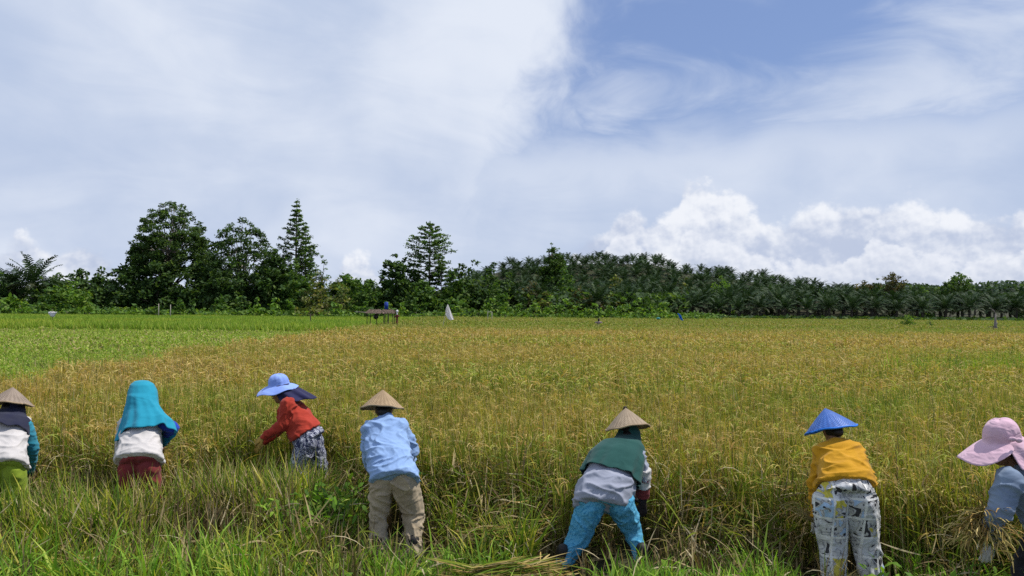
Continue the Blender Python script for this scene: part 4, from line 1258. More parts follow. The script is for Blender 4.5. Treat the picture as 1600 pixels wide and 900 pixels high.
laid('rice_pile', 'flattened pile of cut rice at the bottom left corner below the cyan scarf', (-3.2, 6.2, 0.16), 0.7, 0.22, 450, 0.15, 0.16, 60)


def clear_people(x, y, r=0.20, back=0.0):
    keep = np.ones(len(x), bool)
    for (a, b_, rr) in people_xy:
        keep &= ((x - a) ** 2 + ((y - b_)) ** 2) > (rr * r / 0.2) ** 2
    return keep


# --- standing golden rice
acc = Acc()
x, y = scatter(6.2, 14, 31, 1.15)
k = (y > front(x) + 0.10 * np.sin(x * 9) + 0.28 * lf(x, y, 2.1, 3) + rng.uniform(-0.15, 0.3, len(x))) & (x > bx(y)) & clear_people(x, y, 0.26); k &= lf(x, y, 2.6, 9) < 0.72; golden(acc, x[k], y[k], 30, 5, 4, 0.015, 0.0095, near=True)
# dry and broken leaves hanging in the trampled front of the crop
n = 12500
x = rng.uniform(-5.6, 5.4, n); y = front(x) + rng.normal(0.15, 0.35, n); k = clear_people(x, y, 0.26); x, y = x[k], y[k]; n = len(x)
c = pick(n, STRAWC + GREEN[:3] + GOLD[:1], [2.5, 2.5, 1.5, 2.5, 3.5, 3.5, 2.5, 1.5])
blades(acc, np.stack([x, y, rng.uniform(0.05, 0.75, n) * (0.7 + 0.3 * (y > front(x)))], -1), rng.uniform(0.12, 0.45, n), rng.uniform(0, 6.283, n), rng.uniform(0.2, 1.7, n), rng.uniform(-0.4, 1.6, n), rng.uniform(0.007, 0.015, n), c * 0.8, c, 4, 1.2)
x, y = scatter(14, 30, 19, 1.1)
k = (x > bx(y)); golden(acc, x[k], y[k], 17, 6, 3, 0.018, 0.019)
x, y = scatter(30, 68, 8)
k = (x > bx(y)); golden(acc, x[k], y[k], 11, 6, 2, 0.034, 0.042, far_mix=np.clip((y[k] - 52) / 10, 0, 1) * 1.2)
x, y = scatter(68, 197, 2.2)
k = (x > bx(y)) & (y < 193 + 3 * np.sin(x * 0.1)); x, y = x[k], y[k]
golden(acc, x, y, 9, 2, 1, 0.085, 0.10, hscale=0.95, far_mix=1.3 + 0.5 * lf(x, y, 0.05, 3))
o = link('rice_crop', acc.mesh('rice_crop'), None, M_rice)
tag(o, 'ripe golden green rice standing across the whole field behind the workers', 'rice', kind='stuff')

# --- greener weed patches inside the golden field
acc = Acc()
def weeds(acc, x, y, nb, hmin, hmax, w, pal=GREEN, wt_=(3, 4, 2, 2), z=0.0, K=3, bend=1.2, spread=0.07):
    N = len(x); n = N * nb; i = np.repeat(np.arange(N), nb)
    b = np.stack([x[i] + rng.normal(0, spread, n), y[i] + rng.normal(0, spread, n), np.full(n, z)], -1)
    hh = rng.uniform(hmin, hmax, N)[i] * rng.uniform(0.7, 1.15, n)
    c = pick(n, pal, wt_)
    blades(acc, b, hh, rng.uniform(0, 6.283, n), rng.uniform(0.0, 0.5, n), rng.uniform(0.1, bend, n), w * rng.uniform(0.6, 1.4, n), c * 0.85, c * 1.15, K, 1.7)
BRIGHT = [(0.12, 0.23, 0.022), (0.20, 0.32, 0.035), (0.08, 0.16, 0.02), (0.28, 0.33, 0.06)]
N = 330
x = rng.uniform(10.2, 15.0, N); y = 21.5 + rng.normal(0, 0.7, N) + 0.2 * (x - 12)
weeds(acc, x, y, 7, 0.95, 1.22, 0.03, GREEN[:3] + BRIGHT[:2], (3, 4, 2, 2, 2))
x = rng.uniform(13, 17.5, 120); y = 27.5 + rng.normal(0, 0.6, 120)
weeds(acc, x, y, 9, 0.9, 1.12, 0.035, BRIGHT)
x = rng.normal(1.5, 6, 260) + 4; y = rng.uniform(9, 26, 260)
weeds(acc, x, y, 4, 0.9, 1.18, 0.016, BRIGHT)
o = link('field_weeds', acc.mesh('field_weeds'), None, M_weed)
tag(o, 'bright green grass tufts growing among the golden rice', 'weeds', kind='stuff')

# --- low weedy plot on the left
acc = Acc()
def leafy(acc, x, y, nb, h, w, pal, wts):
    """small broad leaves held flat on low stems"""
    N = len(x); n = N * nb; i = np.repeat(np.arange(N), nb)
    z = np.abs(rng.normal(0, 0.45, n)).clip(0, 1) 
    z = h[i] * (1 - z)
    b = np.stack([x[i] + rng.normal(0, 0.09, n), y[i] + rng.normal(0, 0.09, n), z], -1)
    c = pick(n, pal, wts)
    blades(acc, b, w * rng.uniform(1.0, 1.8, n), rng.uniform(0, 6.283, n), rng.uniform(0.3, 1.3, n), rng.uniform(0.2, 1.0, n), w * rng.uniform(0.5, 1.0, n), c, c, 2, 1.0, np.array([0.4, 1.0, 0.1]))
x, y = scatter(14.5, 34, 16); k = x < bx(y) - 0.1; x, y = x[k], y[k]
WEED = [(0.18, 0.27, 0.03), (0.25, 0.33, 0.045), (0.11, 0.19, 0.022), (0.36, 0.36, 0.11), (0.34, 0.27, 0.13)]
h = (0.30 + 0.2 * lf(x, y, 0.8, 5)).clip(0.08, 0.7)
leafy(acc, x, y, 13, h, 0.055, WEED, [4, 4, 3, 2, 1])
weeds(acc, x, y, 5, 0.3, 0.55, 0.014, WEED, [4, 4, 3, 2, 2])
x, y = scatter(34, 66, 5); k = x < bx(y) - 0.1; x, y = x[k], y[k]
h = (0.34 + 0.18 * lf(x, y, 0.5, 5)).clip(0.1, 0.6)
leafy(acc, x, y, 11, h, 0.10, WEED, [4, 4, 2, 3, 2])
weeds(acc, x, y, 5, 0.3, 0.6, 0.04, WEED, [3, 3, 2, 4, 3], K=2)
o = link('weed_plot', acc.mesh('weed_plot'), None, M_weed)
tag(o, 'low bright green weeds covering the fallow plot on the left', 'weeds', kind='stuff')

# --- younger green rice beyond the weedy plot
acc = Acc()
x, y = scatter(66, 192, 2.6); k = (x < bx(y)) & (y > 66 + 1.5 * np.sin(x * 0.3)); x, y = x[k], y[k]
tone = lf(x, y, 0.06, 8)[:, None]
GR2 = [(0.16, 0.25, 0.028), (0.22, 0.31, 0.038), (0.11, 0.19, 0.022), (0.31, 0.34, 0.06)]
N = len(x); nb = 8; i = np.repeat(np.arange(N), nb); n = N * nb
b = np.stack([x[i] + rng.normal(0, 0.2, n), y[i] + rng.normal(0, 0.2, n), np.zeros(n)], -1)
cc = pick(n, GR2, [3, 4, 2, 3]) * (1 + 0.25 * tone[i] * np.array([1, .4, .2]))
blades(acc, b, rng.uniform(0.65, 1.0, n), rng.uniform(0, 6.283, n), rng.uniform(0, 0.2, n), rng.uniform(0.1, 1.0, n), np.full(n, 0.085), cc * 0.7, cc * 1.1, 2, 2.0)
o = link('green_rice', acc.mesh('green_rice'), None, M_weed)
tag(o, 'young green rice in the far plot before the trees on the left', 'rice', kind='stuff')

# --- stubble and cut straw where the workers have passed
acc = Acc()
gxx, gyy = np.meshgrid(np.arange(-6.4, 5.8, 0.235), np.arange(5.6, 9.5, 0.22))
x = gxx.ravel() + rng.normal(0, 0.03, gxx.size); y = gyy.ravel() + rng.normal(0, 0.03, gxx.size)
k = (y < front(x) + 0.25) & (np.abs(x) < 0.72 * y) & clear_people(x, y, 0.17)
right = x > -1.1
x, y, right = x[k], y[k], right[k]
N = len(x); nb = 19; i = np.repeat(np.arange(N), nb); n = N * nb
hh = np.where(right, rng.uniform(0.20, 0.42, N), rng.uniform(0.34, 0.58, N) + 0.16 * ((y > 6.7) & (x < -1.9)))
b = np.stack([x[i] + rng.normal(0, 0.045, n), y[i] + rng.normal(0, 0.045, n), np.zeros(n)], -1)
lowg = rng.uniform(0, 1, n)[:, None] < np.where(right, 0.26, 0.30)[i][:, None]
c1 = np.where(lowg, pick(n, GREEN, [3, 2, 3, 2]), pick(n, STRAWC, [3, 3, 1, 3]))
c0 = pick(n, STRAWC, [1, 3, 0.3, 3])
blades(acc, b, hh[i] * rng.uniform(0.6, 1.2, n), rng.uniform(0, 6.283, n), rng.uniform(0.0, 0.25, n), rng.uniform(-0.1, 0.9, n), rng.uniform(0.011, 0.024, n), c0, c1, 3, 2.0)
# bent, broken, crossing dry leaves
n = 5200
x = rng.uniform(-6.2, 5.6, n); y = rng.uniform(5.9, 9.3, n)
k = (y < front(x) + 0.35) & clear_people(x, y, 0.22); x, y = x[k], y[k]; n = len(x)
b = np.stack([x, y, rng.uniform(0.03, np.where(x > -1.1, 0.3, 0.48))], -1)
c = pick(n, STRAWC + GREEN[:2], [3, 2, 3, 1, 1, 1])
blades(acc, b, rng.uniform(0.12, 0.42, n), rng.uniform(0, 6.283, n), rng.uniform(0.4, 1.5, n), rng.uniform(-0.5, 1.5, n), rng.uniform(0.007, 0.016, n), c, c, 4, 1.2)
o = link('rice_stubble', acc.mesh('rice_stubble'), None, M_straw)
tag(o, 'cut brown and green rice stubble with broken straw around the workers', 'stubble', kind='stuff')

# --- green regrowth and long grass along the near bank
acc = Acc()
x = rng.uniform(-6.4, 0.2, 720); y = rng.uniform(5.4, 9.0, 720)
k = (y < front(x) - 0.1) & (lf(x, y, 1.5, 2) > -0.15 + 0.25 * (x > -1.2)) & clear_people(x, y, 0.26)
weeds(acc, x[k], y[k], 17, 0.42, 0.74, 0.017, GREEN, [4, 4, 3, 3], K=4, spread=0.045)
x = rng.uniform(-5.6, -1.9, 330); y = rng.uniform(6.7, 7.6, 330) + 0.9 * (x > -3.2) ; k = clear_people(x, y, 0.24)
weeds(acc, x[k], y[k], 12, 0.60, 0.82, 0.021, GREEN + STRAWC[:2], [4, 3, 3, 2, 2, 2], K=4, spread=0.05, bend=0.9)
# leafy bush between the third and fourth worker
x = rng.normal(-1.75, 0.35, 80); y = rng.normal(7.6, 0.35, 80); k = clear_people(x, y, 0.3)
leafy(acc, x[k], y[k], 16, rng.uniform(0.3, 0.6, k.sum()), 0.06, BRIGHT, [3, 2, 4, 1])
def bank(n, y0, y1, h0, h1, nb=13, w=0.017, xs_=(-5.2, 5.4), thr=-9):
    x = rng.uniform(*xs_, n); y = rng.uniform(y0, y1, n); k = lf(x, y, 1.9, 6) > thr
    k &= clear_people(x, y, 0.22)
    weeds(acc, x[k], y[k], nb, h0, h1, w, BRIGHT, [4, 4, 3, 2], K=4, bend=1.7, spread=0.06)
bank(1400, 5.0, 6.2, 0.22, 0.42)
bank(520, 5.9, 6.8, 0.25, 0.5, thr=-0.1)
bank(150, 5.0, 6.0, 0.45, 0.68, nb=7, thr=0.0)
bank(110, 5.2, 6.1, 0.5, 0.8, nb=8, xs_=(-4.6, -1.6), w=0.022)
bank(130, 5.6, 6.4, 0.35, 0.58, nb=8, xs_=(0.2, 1.2), w=0.018)
x = rng.uniform(-5, 5.2, 260); y = rng.uniform(5.0, 6.1, 260)
leafy(acc, x, y, 9, rng.uniform(0.15, 0.4, 260), 0.05, BRIGHT, [3, 3, 2, 1])
o = link('bank_grass', acc.mesh('bank_grass'), None, M_weed)
tag(o, 'long bright green grass along the near edge of the field', 'grass', kind='stuff')

# ------------------------------------------------------------------ trees
def leaves(acc, C, size, pal, wts, tint=None, up=0.5):
    """random diamond leaves (clumps of foliage) centred at C"""
    N = len(C)
    nrm = rng.normal(0, 1, (N, 3)); nrm[:, 2] = np.abs(nrm[:, 2]) + up
    nrm /= np.linalg.norm(nrm, axis=1)[:, None]
    a = np.cross(nrm, rng.normal(0, 1, (N, 3))); a /= np.linalg.norm(a, axis=1)[:, None] + 1e-6
    b = np.cross(nrm, a)
    s = size * rng.uniform(0.5, 1.3, (N, 1))
    a = a * s; b = b * s * 0.5
    v = np.stack([C - a, C - b + a * 0.1, C + a, C + b + a * 0.1], 1).reshape(-1, 3)
    f = (np.arange(N)[:, None] * 4 + np.arange(4)[None, :])
    c = pick(N, pal, wts)
    if tint is not None: c = c * tint
    acc.add(v, f, np.repeat(c, 4, axis=0))


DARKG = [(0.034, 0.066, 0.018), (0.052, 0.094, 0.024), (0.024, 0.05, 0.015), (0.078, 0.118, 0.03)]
MIDG = [(0.05, 0.10, 0.02), (0.075, 0.13, 0.026), (0.03, 0.07, 0.016), (0.10, 0.15, 0.03)]
LITEG = [(0.085, 0.16, 0.025), (0.12, 0.2, 0.03), (0.055, 0.11, 0.02), (0.16, 0.22, 0.04)]
OLIVE = [(0.10, 0.12, 0.035), (0.14, 0.14, 0.04), (0.065, 0.09, 0.025), (0.17, 0.15, 0.06)]
BROWNG = [(0.075, 0.07, 0.03), (0.10, 0.08, 0.035), (0.045, 0.055, 0.022), (0.12, 0.10, 0.045)]
W4 = [3, 3, 3, 1.5]


def clumps_crown(acc, cl, dens, size, pal, flat=0.6):
    for (x, y, z, r) in cl:
        n = max(12, int(dens * r * r))
        u = rng.normal(0, 1, (n, 3)); u /= np.linalg.norm(u, axis=1)[:, None]
        rad = rng.uniform(0.25, 1.0, (n, 1)) ** 0.5
        lump = 1 + 0.28 * np.sin(u[:, :1] * 5 + x) * np.cos(u[:, 1:2] * 4 + z)
        C = np.array([x, y, z]) + u * rad * lump * np.array([r, r, r * flat])
        leaves(acc, C, size, pal, W4, rng.uniform(0.8, 1.2))


def broad(label, px, D, top, w_px, base_px=None, pal=DARKG, shape='round', cat='tree', name='broadleaf_tree', crown_from=0.3, dens=34, size=0.5, ncl=None, bark=None, limbs=8, group=None, gap=0.0, seed=None, hollow=0.0, clr=None, rough_=0.0):
    """tree standing at photo column px, distance D, its top at row top, crown w_px wide"""
    s = F / D
    P = at(px, top, D); base = Vector((P.x, D, float(hill_h(P.x, D))))
    Ht = P.z - base.z; R = w_px / s / 2
    acc = Acc(); cl = []
    ncl = ncl or int(16 + R * 8)
    z0 = Ht * crown_from
    hmin = 0.45 if hollow == 0.1 else 0.62
    for i in range(ncl):
        for _ in range(60 if i else 0):
            u = rng.uniform(-1, 1, 3); r2 = math.hypot(u[0], u[1]); h = (u[2] + 1) / 2
            if shape == 'shell':
                lim = math.sqrt(max(0, 1 - h ** 2)); hollow = hmin if h < 0.82 else 0
                if r2 <= lim and (r2 >= hollow * lim): break
                continue
            if shape == 'round': lim = math.sqrt(max(0.0, 1 - (2 * h - 1) ** 2)) * 1.0
            elif shape == 'dome': lim = math.sqrt(max(0.0, 1 - h ** 2.2))
            elif shape == 'umbrella': lim = (0.45 + 0.55 * math.sin(min(1, h / 0.55) * math.pi / 2)) * math.sqrt(max(0, 1 - max(0, (h - 0.5) / 0.5) ** 2))
            elif shape == 'cone': lim = max(0.06, 1 - h) ** 0.8
            elif shape == 'column': lim = 0.9 if h < 0.7 else max(0.1, (1 - h) / 0.3) * 0.9
            if r2 <= lim and r2 >= hollow * lim * (h < 0.75): break
        if i == 0: u = np.array([0.0, 0.0, 0.98]); h = 0.99
        rc = (clr or (0.26 + 0.16 * rng.uniform())) * R * (0.75 if shape == 'cone' else 1) * (1 - 0.35 * h)
        cl.append((u[0] * R * 0.85, u[1] * R * 0.85, z0 + h * (Ht - z0 - rc * 0.5), max(0.5, rc)))
    clumps_crown(acc, cl, dens, size, pal, {'umbrella': 0.55, 'shell': 0.6}.get(shape, 0.75))
    root = empty(name, base); tag(root, label, cat, group)
    tl = []
    r0 = max(0.12, Ht * 0.018)
    trunk_top = z0 + (Ht - z0) * (0.75 if shape in ('cone', 'column') else 0.35)
    pts = [(rng.normal(0, 0.15) * k / 5 * R * .3, rng.normal(0, 0.1) * k / 5, trunk_top * k / 5) for k in range(6)]
    pts[0] = (0, 0, -0.3)
    tl.append((pts, [r0 * (1.25 if k == 0 else 1 - 0.11 * k) for k in range(6)]))
    order = sorted(cl, key=lambda q: -q[3])[:limbs] if shape != 'shell' else cl[:limbs]
    for q in order:
        st = Vector(pts[rng.integers(2, 6)]); en = Vector(q[:3])
        if en.z < st.z: st = Vector(pts[2])
        mid = (st + en) / 2 + Vector((0, 0, 0.12 * (en - st).length))
        tl.append(([st, (st + mid) / 2, mid, (mid + en) / 2, en], [r0 * .5, r0 * .42, r0 * .34, r0 * .24, r0 * .1] if shape != 'shell' else [r0 * .38, r0 * .3, r0 * .22, r0 * .15, r0 * .07]))
    link('trunk', tubes_mesh('trunk', tl, 6), root, bark or M_bark)
    link('crown', acc.mesh('crown'), root, M_leaf)
    return root


def tiered(label, px, D, top, w_px, name='conifer_tree', pal=MIDG, lo=0.2, levels=20, rise=0.35, cone=True, dens=1.0, bark=None):
    """straight trunk with whorls of ascending tufted branches"""
    s = F / D; P = at(px, top, D); base = Vector((P.x, D, float(hill_h(P.x, D)))); Ht = P.z - base.z; R = w_px / s / 2
    root = empty(name, base); tag(root, label, 'tree')
    tl = [([(0, 0, -0.3), (0.05, 0, Ht * .33), (-0.04, 0, Ht * .66), (0, 0, Ht - 0.2)], [Ht * .014, Ht * .011, Ht * .007, 0.05])]
    acc = Acc()
    for i in range(levels):
        t = i / (levels - 1); z = Ht * (lo + (1 - lo) * t * 0.97)
        if cone: rr = R * (1 - t) ** 0.8 * (1.0 if t > 0.1 else 0.8) + 0.3
        else: rr = R * max(0.12, 1 - abs(t - 0.45) ** 2.4 * 3.4)
        nb = 7 if rr > 1 else 5
        for k in range(nb):
            a = 2 * math.pi * (k + rng.uniform(-0.3, 0.3)) / nb + i * 0.7; r = rr * rng.uniform(0.55, 1.12)
            rs = rise * rng.uniform(0.6, 1.4)
            p1 = Vector((math.cos(a) * r * .5, math.sin(a) * r * .5, z + r * rs * 0.25)); p2 = Vector((math.cos(a) * r, math.sin(a) * r, z + r * rs))
            tl.append(([(0, 0, z), p1, p2], [0.09, 0.06, 0.025]))
            m = int((8 + 11 * r) * dens)
            tt = rng.uniform(0.3, 1.0, m) ** 0.6
            C = np.outer(1 - tt, (0, 0, z)) + np.outer(tt, p2) + rng.normal(0, 1, (m, 3)) * np.array([0.3, 0.3, 0.16]) * (0.5 + 0.12 * r)
            leaves(acc, C, 0.32, pal, W4, rng.uniform(0.8, 1.2), up=1.0)
    leaves(acc, np.array([0, 0, Ht - .4]) + rng.normal(0, 1, (24, 3)) * np.array([.25, .25, .45]), 0.25, pal, W4)
    link('trunk', tubes_mesh('trunk', tl, 5), root, bark or M_bark)
    link('crown', acc.mesh('crown'), root, M_leaf)
    return root


# ---- left group
broad('huge spreading rain tree, the tallest broad crown, with pale limbs and sky gaps', 268, 178, 313, 142, pal=[(c_[0] * 1.15, c_[1] * 1.1, c_[2] * 1.1) for c_ in DARKG], shape='shell', crown_from=0.36, dens=58, size=0.32, ncl=380, bark=M_palebark, limbs=110, name='rain_tree', clr=0.13)
broad('tall irregular dark tree directly right of the huge rain tree', 379, 176, 338, 134, pal=DARKG, shape='shell', crown_from=0.2, dens=46, size=0.34, ncl=240, bark=M_palebark, limbs=50, clr=0.145, hollow=0.1)
tiered('tall narrow conical conifer with stepped branches, pointed top, left of the gap', 464, 180, 312, 84, lo=0.28, levels=18, pal=MIDG, dens=1.25)
tiered('slim conifer shorter twin pressed against the pointed conifer on its right', 478, 184, 352, 40, lo=0.3, levels=16, pal=MIDG)
broad('small open tufted tree at the right foot of the pointed conifer', 503, 176, 398, 34, pal=MIDG, shape='dome', crown_from=0.45, dens=50, size=0.32, ncl=26, limbs=14)
broad('dark rounded tree at the left foot of the rain tree', 206, 172, 404, 90, pal=DARKG, shape='dome', crown_from=0.05, dens=32)
broad('dark bushy tree left of the rain tree with its top below the sky gap', 172, 174, 425, 50, pal=DARKG, shape='dome', crown_from=0.05, dens=32)
broad('very dark dense tree under the left half of the rain tree', 248, 170, 392, 80, pal=DARKG, shape='dome', crown_from=0.04, dens=30)
broad('dark dense tree under the right half of the rain tree', 312, 171, 408, 76, pal=DARKG, shape='dome', crown_from=0.04, dens=30)
broad('dark dense tree low in front of the tall irregular tree', 362, 168, 402, 84, pal=DARKG, shape='dome', crown_from=0.04, dens=30)
broad('broad dark tree between the irregular tree and the pointed conifer', 426, 170, 388, 84, pal=DARKG, shape='dome', crown_from=0.05, dens=32)
broad('mid green rounded tree below the pointed conifer', 462, 167, 412, 66, pal=MIDG, shape='dome', crown_from=0.05, dens=32)
broad('olive brown feathery tree right of the pointed conifer', 497, 164, 424, 52, pal=OLIVE, shape='dome', crown_from=0.08, dens=18, size=0.42)
broad('olive yellow feathery tree, second right of the pointed conifer', 528, 165, 434, 54, pal=[(c_[0], c_[1] * 1.1, c_[2]) for c_ in OLIVE], shape='dome', crown_from=0.05, dens=18, size=0.42)
broad('mid green tree stepping down towards the bright gap', 560, 170, 434, 60, pal=MIDG, shape='dome', crown_from=0.05)
broad('low green tree at the bottom of the bright gap above the thatched shelter', 590, 174, 448, 50, pal=MIDG, shape='dome', crown_from=0.02)
broad('dark dense dome shaped tree left of the round topped conifer', 617, 176, 396, 60, pal=DARKG, shape='dome', crown_from=0.03, dens=40, ncl=90)
broad('dark side tree leaning out low left of the dark dome shaped tree', 597, 178, 428, 44, pal=DARKG, shape='dome', crown_from=0.05)
broad('dark slender tree right behind the dark dome shaped tree', 634, 180, 402, 34, pal=DARKG, shape='dome', crown_from=0.05)
tiered('tall round topped conifer with level sparse branches right of the bright gap', 672, 182, 349, 72, lo=0.36, levels=18, cone=False, rise=0.22, pal=MIDG, dens=1.1)
tiered('lower dark boughs tree around the foot of the round topped conifer', 690, 181, 412, 44, lo=0.3, levels=10, cone=False, rise=0.2, pal=DARKG)
broad('rounded mid green tree right of the round topped conifer', 708, 172, 426, 62, pal=MIDG, shape='dome', crown_from=0.03)
broad('dark green tree at the foot of the hill', 742, 180, 406, 60, pal=DARKG, shape='dome', crown_from=0.05, dens=32)
broad('dark tree at the left end of the oil palm hill', 772, 186, 410, 50, pal=DARKG, shape='dome', crown_from=0.05, dens=32)
broad('low mid green tree under the round topped conifer', 660, 166, 438, 66, pal=MIDG, shape='dome', crown_from=0.02)
broad('dark tree filling in behind the pointed conifer and the irregular tree', 440, 186, 402, 90, pal=DARKG, shape='dome', crown_from=0.03)
broad('green tree behind the olive feathery trees', 540, 184, 428, 80, pal=MIDG, shape='dome', crown_from=0.03)
broad('dark tree joining the rain tree and the irregular tree', 335, 184, 378, 60, pal=DARKG, shape='dome', crown_from=0.03)
broad('dark tree closing the thicket right of the dome shaped dark tree', 648, 186, 420, 70, pal=DARKG, shape='dome', crown_from=0.03)
broad('dark broad tree behind the mid green tree at the hill foot', 722, 188, 412, 70, pal=DARKG, shape='dome', crown_from=0.03)
broad('dark filler tree between the bright feathery bush and the rain tree foot', 158, 186, 418, 70, pal=DARKG, shape='dome', crown_from=0.02)
broad('mid green tree behind the palms on the left side', 92, 190, 428, 80, pal=DARKG, shape='dome', crown_from=0.02)
broad('mid green tree low behind the thatched shelter', 578, 182, 436, 60, pal=MIDG, shape='dome', crown_from=0.02)
# far left
broad('bright green feathery bush tree near the left edge', 112, 160, 438, 74, pal=LITEG, shape='dome', crown_from=0.02, dens=20, size=0.4)
broad('dark layered tree with open top between the left palms and the rain tree', 126, 172, 420, 62, pal=DARKG, shape='dome', crown_from=0.1)
broad('layered dark green tree in front of the left palms', 82, 158, 450, 66, pal=MIDG, shape='dome', crown_from=0.02)
broad('large leaved bright bush at the left edge of the photo', 18, 152, 462, 62, pal=LITEG, shape='dome', crown_from=0.0, dens=16, size=0.6, name='broadleaf_bush', cat='bush')
broad('dark tree at the left edge behind the large leaved bush', -4, 176, 424, 50, pal=DARKG, shape='dome', crown_from=0.05)
broad('low dark tree between the left palms and the bright bush', 62, 176, 432, 40, pal=DARKG, shape='dome', crown_from=0.05)
broad('dark tree just left of the rain tree foot', 150, 168, 446, 56, pal=DARKG, shape='dome', crown_from=0.02)

# ---- hill edge and middle
broad('tall green tree rising above the palm hill skyline', 866, 236, 386, 54, pal=[tuple(v * 0.75 for v in c_) for c_ in MIDG], shape='dome', crown_from=0.25, dens=30)
broad('thin wispy treetop above the palm hill skyline', 862, 238, 380, 16, pal=MIDG, shape='round', crown_from=0.7, dens=16, ncl=8, size=0.4, limbs=5)
mids = [(795, 180, 425, 60, DARKG, 'dark tree on the slope above the brown bushes'), (832, 185, 440, 54, BROWNG, 'brownish tree low on the left slope of the hill'),
        (882, 190, 418, 50, MIDG, 'mid green tree below the tall green tree'), (905, 184, 446, 48, BROWNG, 'brown green tree left of the olive tree'),
        (962, 186, 430, 46, OLIVE, 'rounded olive tree in the middle of the hill foot'), (935, 192, 446, 40, BROWNG, 'reddish brown tree beside the rounded olive tree'),
        (1000, 188, 452, 44, MIDG, 'small green tree right of the rounded olive tree'), (1028, 176, 462, 40, LITEG, 'light green small tree near the blue sheet'),
        (1126, 214, 430, 44, LITEG, 'pale olive round tree standing among the oil palms'), (1072, 216, 434, 34, OLIVE, 'dull olive tree among the oil palms left of the pale round tree'),
        (775, 172, 440, 50, MIDG, 'green tree at the hill foot above the field edge'), (852, 178, 455, 46, OLIVE, 'low olive tree at the hill foot'),
        (1207, 226, 430, 34, DARKG, 'small dark tree among palms right of the pale round tree'),
        (1350, 232, 438, 50, BROWNG, 'brown green tree low on the right skyline'), (1394, 236, 425, 46, BROWNG, 'tall brown green tree with a tufted top on the right skyline'),
        (1372, 230, 434, 26, DARKG, 'small leaning dark tree on the right skyline'), (1440, 228, 448, 34, MIDG, 'mid green tree among the palms on the right'),
        (1497, 232, 425, 46, MIDG, 'open airy tree standing alone above the right skyline'), (1484, 226, 440, 44, DARKG, 'dark tree at the foot of the open airy tree'), (1596, 240, 446, 36, DARKG, 'dark tree at the right edge of the photo')]
for px, D, top, w, pal, lab in mids:
    air = 'airy' in lab
    tall_ = air or px == 1394
    broad(lab, px, D, top, w, pal=pal, shape='round' if tall_ else 'dome', crown_from=0.5 if tall_ else (0.35 if 'skyline' in lab else 0.05), dens=40 if air else 34, size=0.42, ncl=44 if tall_ else None, clr=0.26 if tall_ else None, limbs=24 if tall_ else 8)

# ---- bushes along the foot of the trees, each its own
bpx = [8, 40, 70, 104, 140, 176, 210, 246, 280, 300, 345, 352, 378, 402, 430, 452, 478, 500, 522, 548, 572, 604, 628, 650, 676, 700, 722, 745, 768, 790, 812, 838, 860, 884, 906, 930, 952, 974, 998, 1018, 1040]
for i, px in enumerate(bpx):
    D = 148 + rng.uniform(-3, 8) if px < 600 else 156 + rng.uniform(-2, 9)
    tall = rng.uniform(463, 478)
    if px in (345, 378, 352): tall = 462
    pal = [LITEG, MIDG, LITEG, OLIVE][int(rng.integers(0, 4))] if px not in (176, 210, 246, 280) else MIDG
    broad('bush with %s leaves in the thicket along the foot of the trees' % {id(LITEG): 'bright green', id(MIDG): 'mid green', id(OLIVE): 'olive'}[id(pal)],
          px, D, tall, rng.uniform(30, 50), pal=pal, shape='dome', crown_from=0.0, dens=16, size=0.45, ncl=14, limbs=3, name='bush', cat='bush', group='bushes along the foot of the trees')
# ground thicket: uncountable
acc = Acc()
n = 5200
x = rng.uniform(-125, 42, n); y = 146 + rng.uniform(0, 22, n) + np.where(x > -30, 10, 0)
hh = 1.4 + 0.9 * lf(x, y, 0.25, 1)
C = np.repeat(np.stack([x, y, np.zeros(n)], -1), 6, 0) + rng.normal(0, 1, (n * 6, 3)) * np.array([0.9, 0.9, 0])
C[:, 2] = rng.uniform(0, 1, n * 6) * np.repeat(hh.clip(0.5, 3), 6)
leaves(acc, C, 0.42, LITEG + MIDG, [2, 2, 2, 1, 2, 2, 1, 1])
o = link('undergrowth', acc.mesh('undergrowth'), None, M_leaf)
tag(o, 'low green thicket between field and trees', 'undergrowth', kind='stuff')
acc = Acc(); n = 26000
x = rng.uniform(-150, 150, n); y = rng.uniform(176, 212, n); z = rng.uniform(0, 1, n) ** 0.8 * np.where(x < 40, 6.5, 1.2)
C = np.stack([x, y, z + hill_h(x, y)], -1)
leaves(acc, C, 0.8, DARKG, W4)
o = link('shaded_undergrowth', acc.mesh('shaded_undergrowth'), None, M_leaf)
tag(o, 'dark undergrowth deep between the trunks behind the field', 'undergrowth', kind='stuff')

# ---- oil palms
PALMG = [(0.026, 0.054, 0.020), (0.040, 0.074, 0.026), (0.016, 0.036, 0.015), (0.065, 0.096, 0.036)]


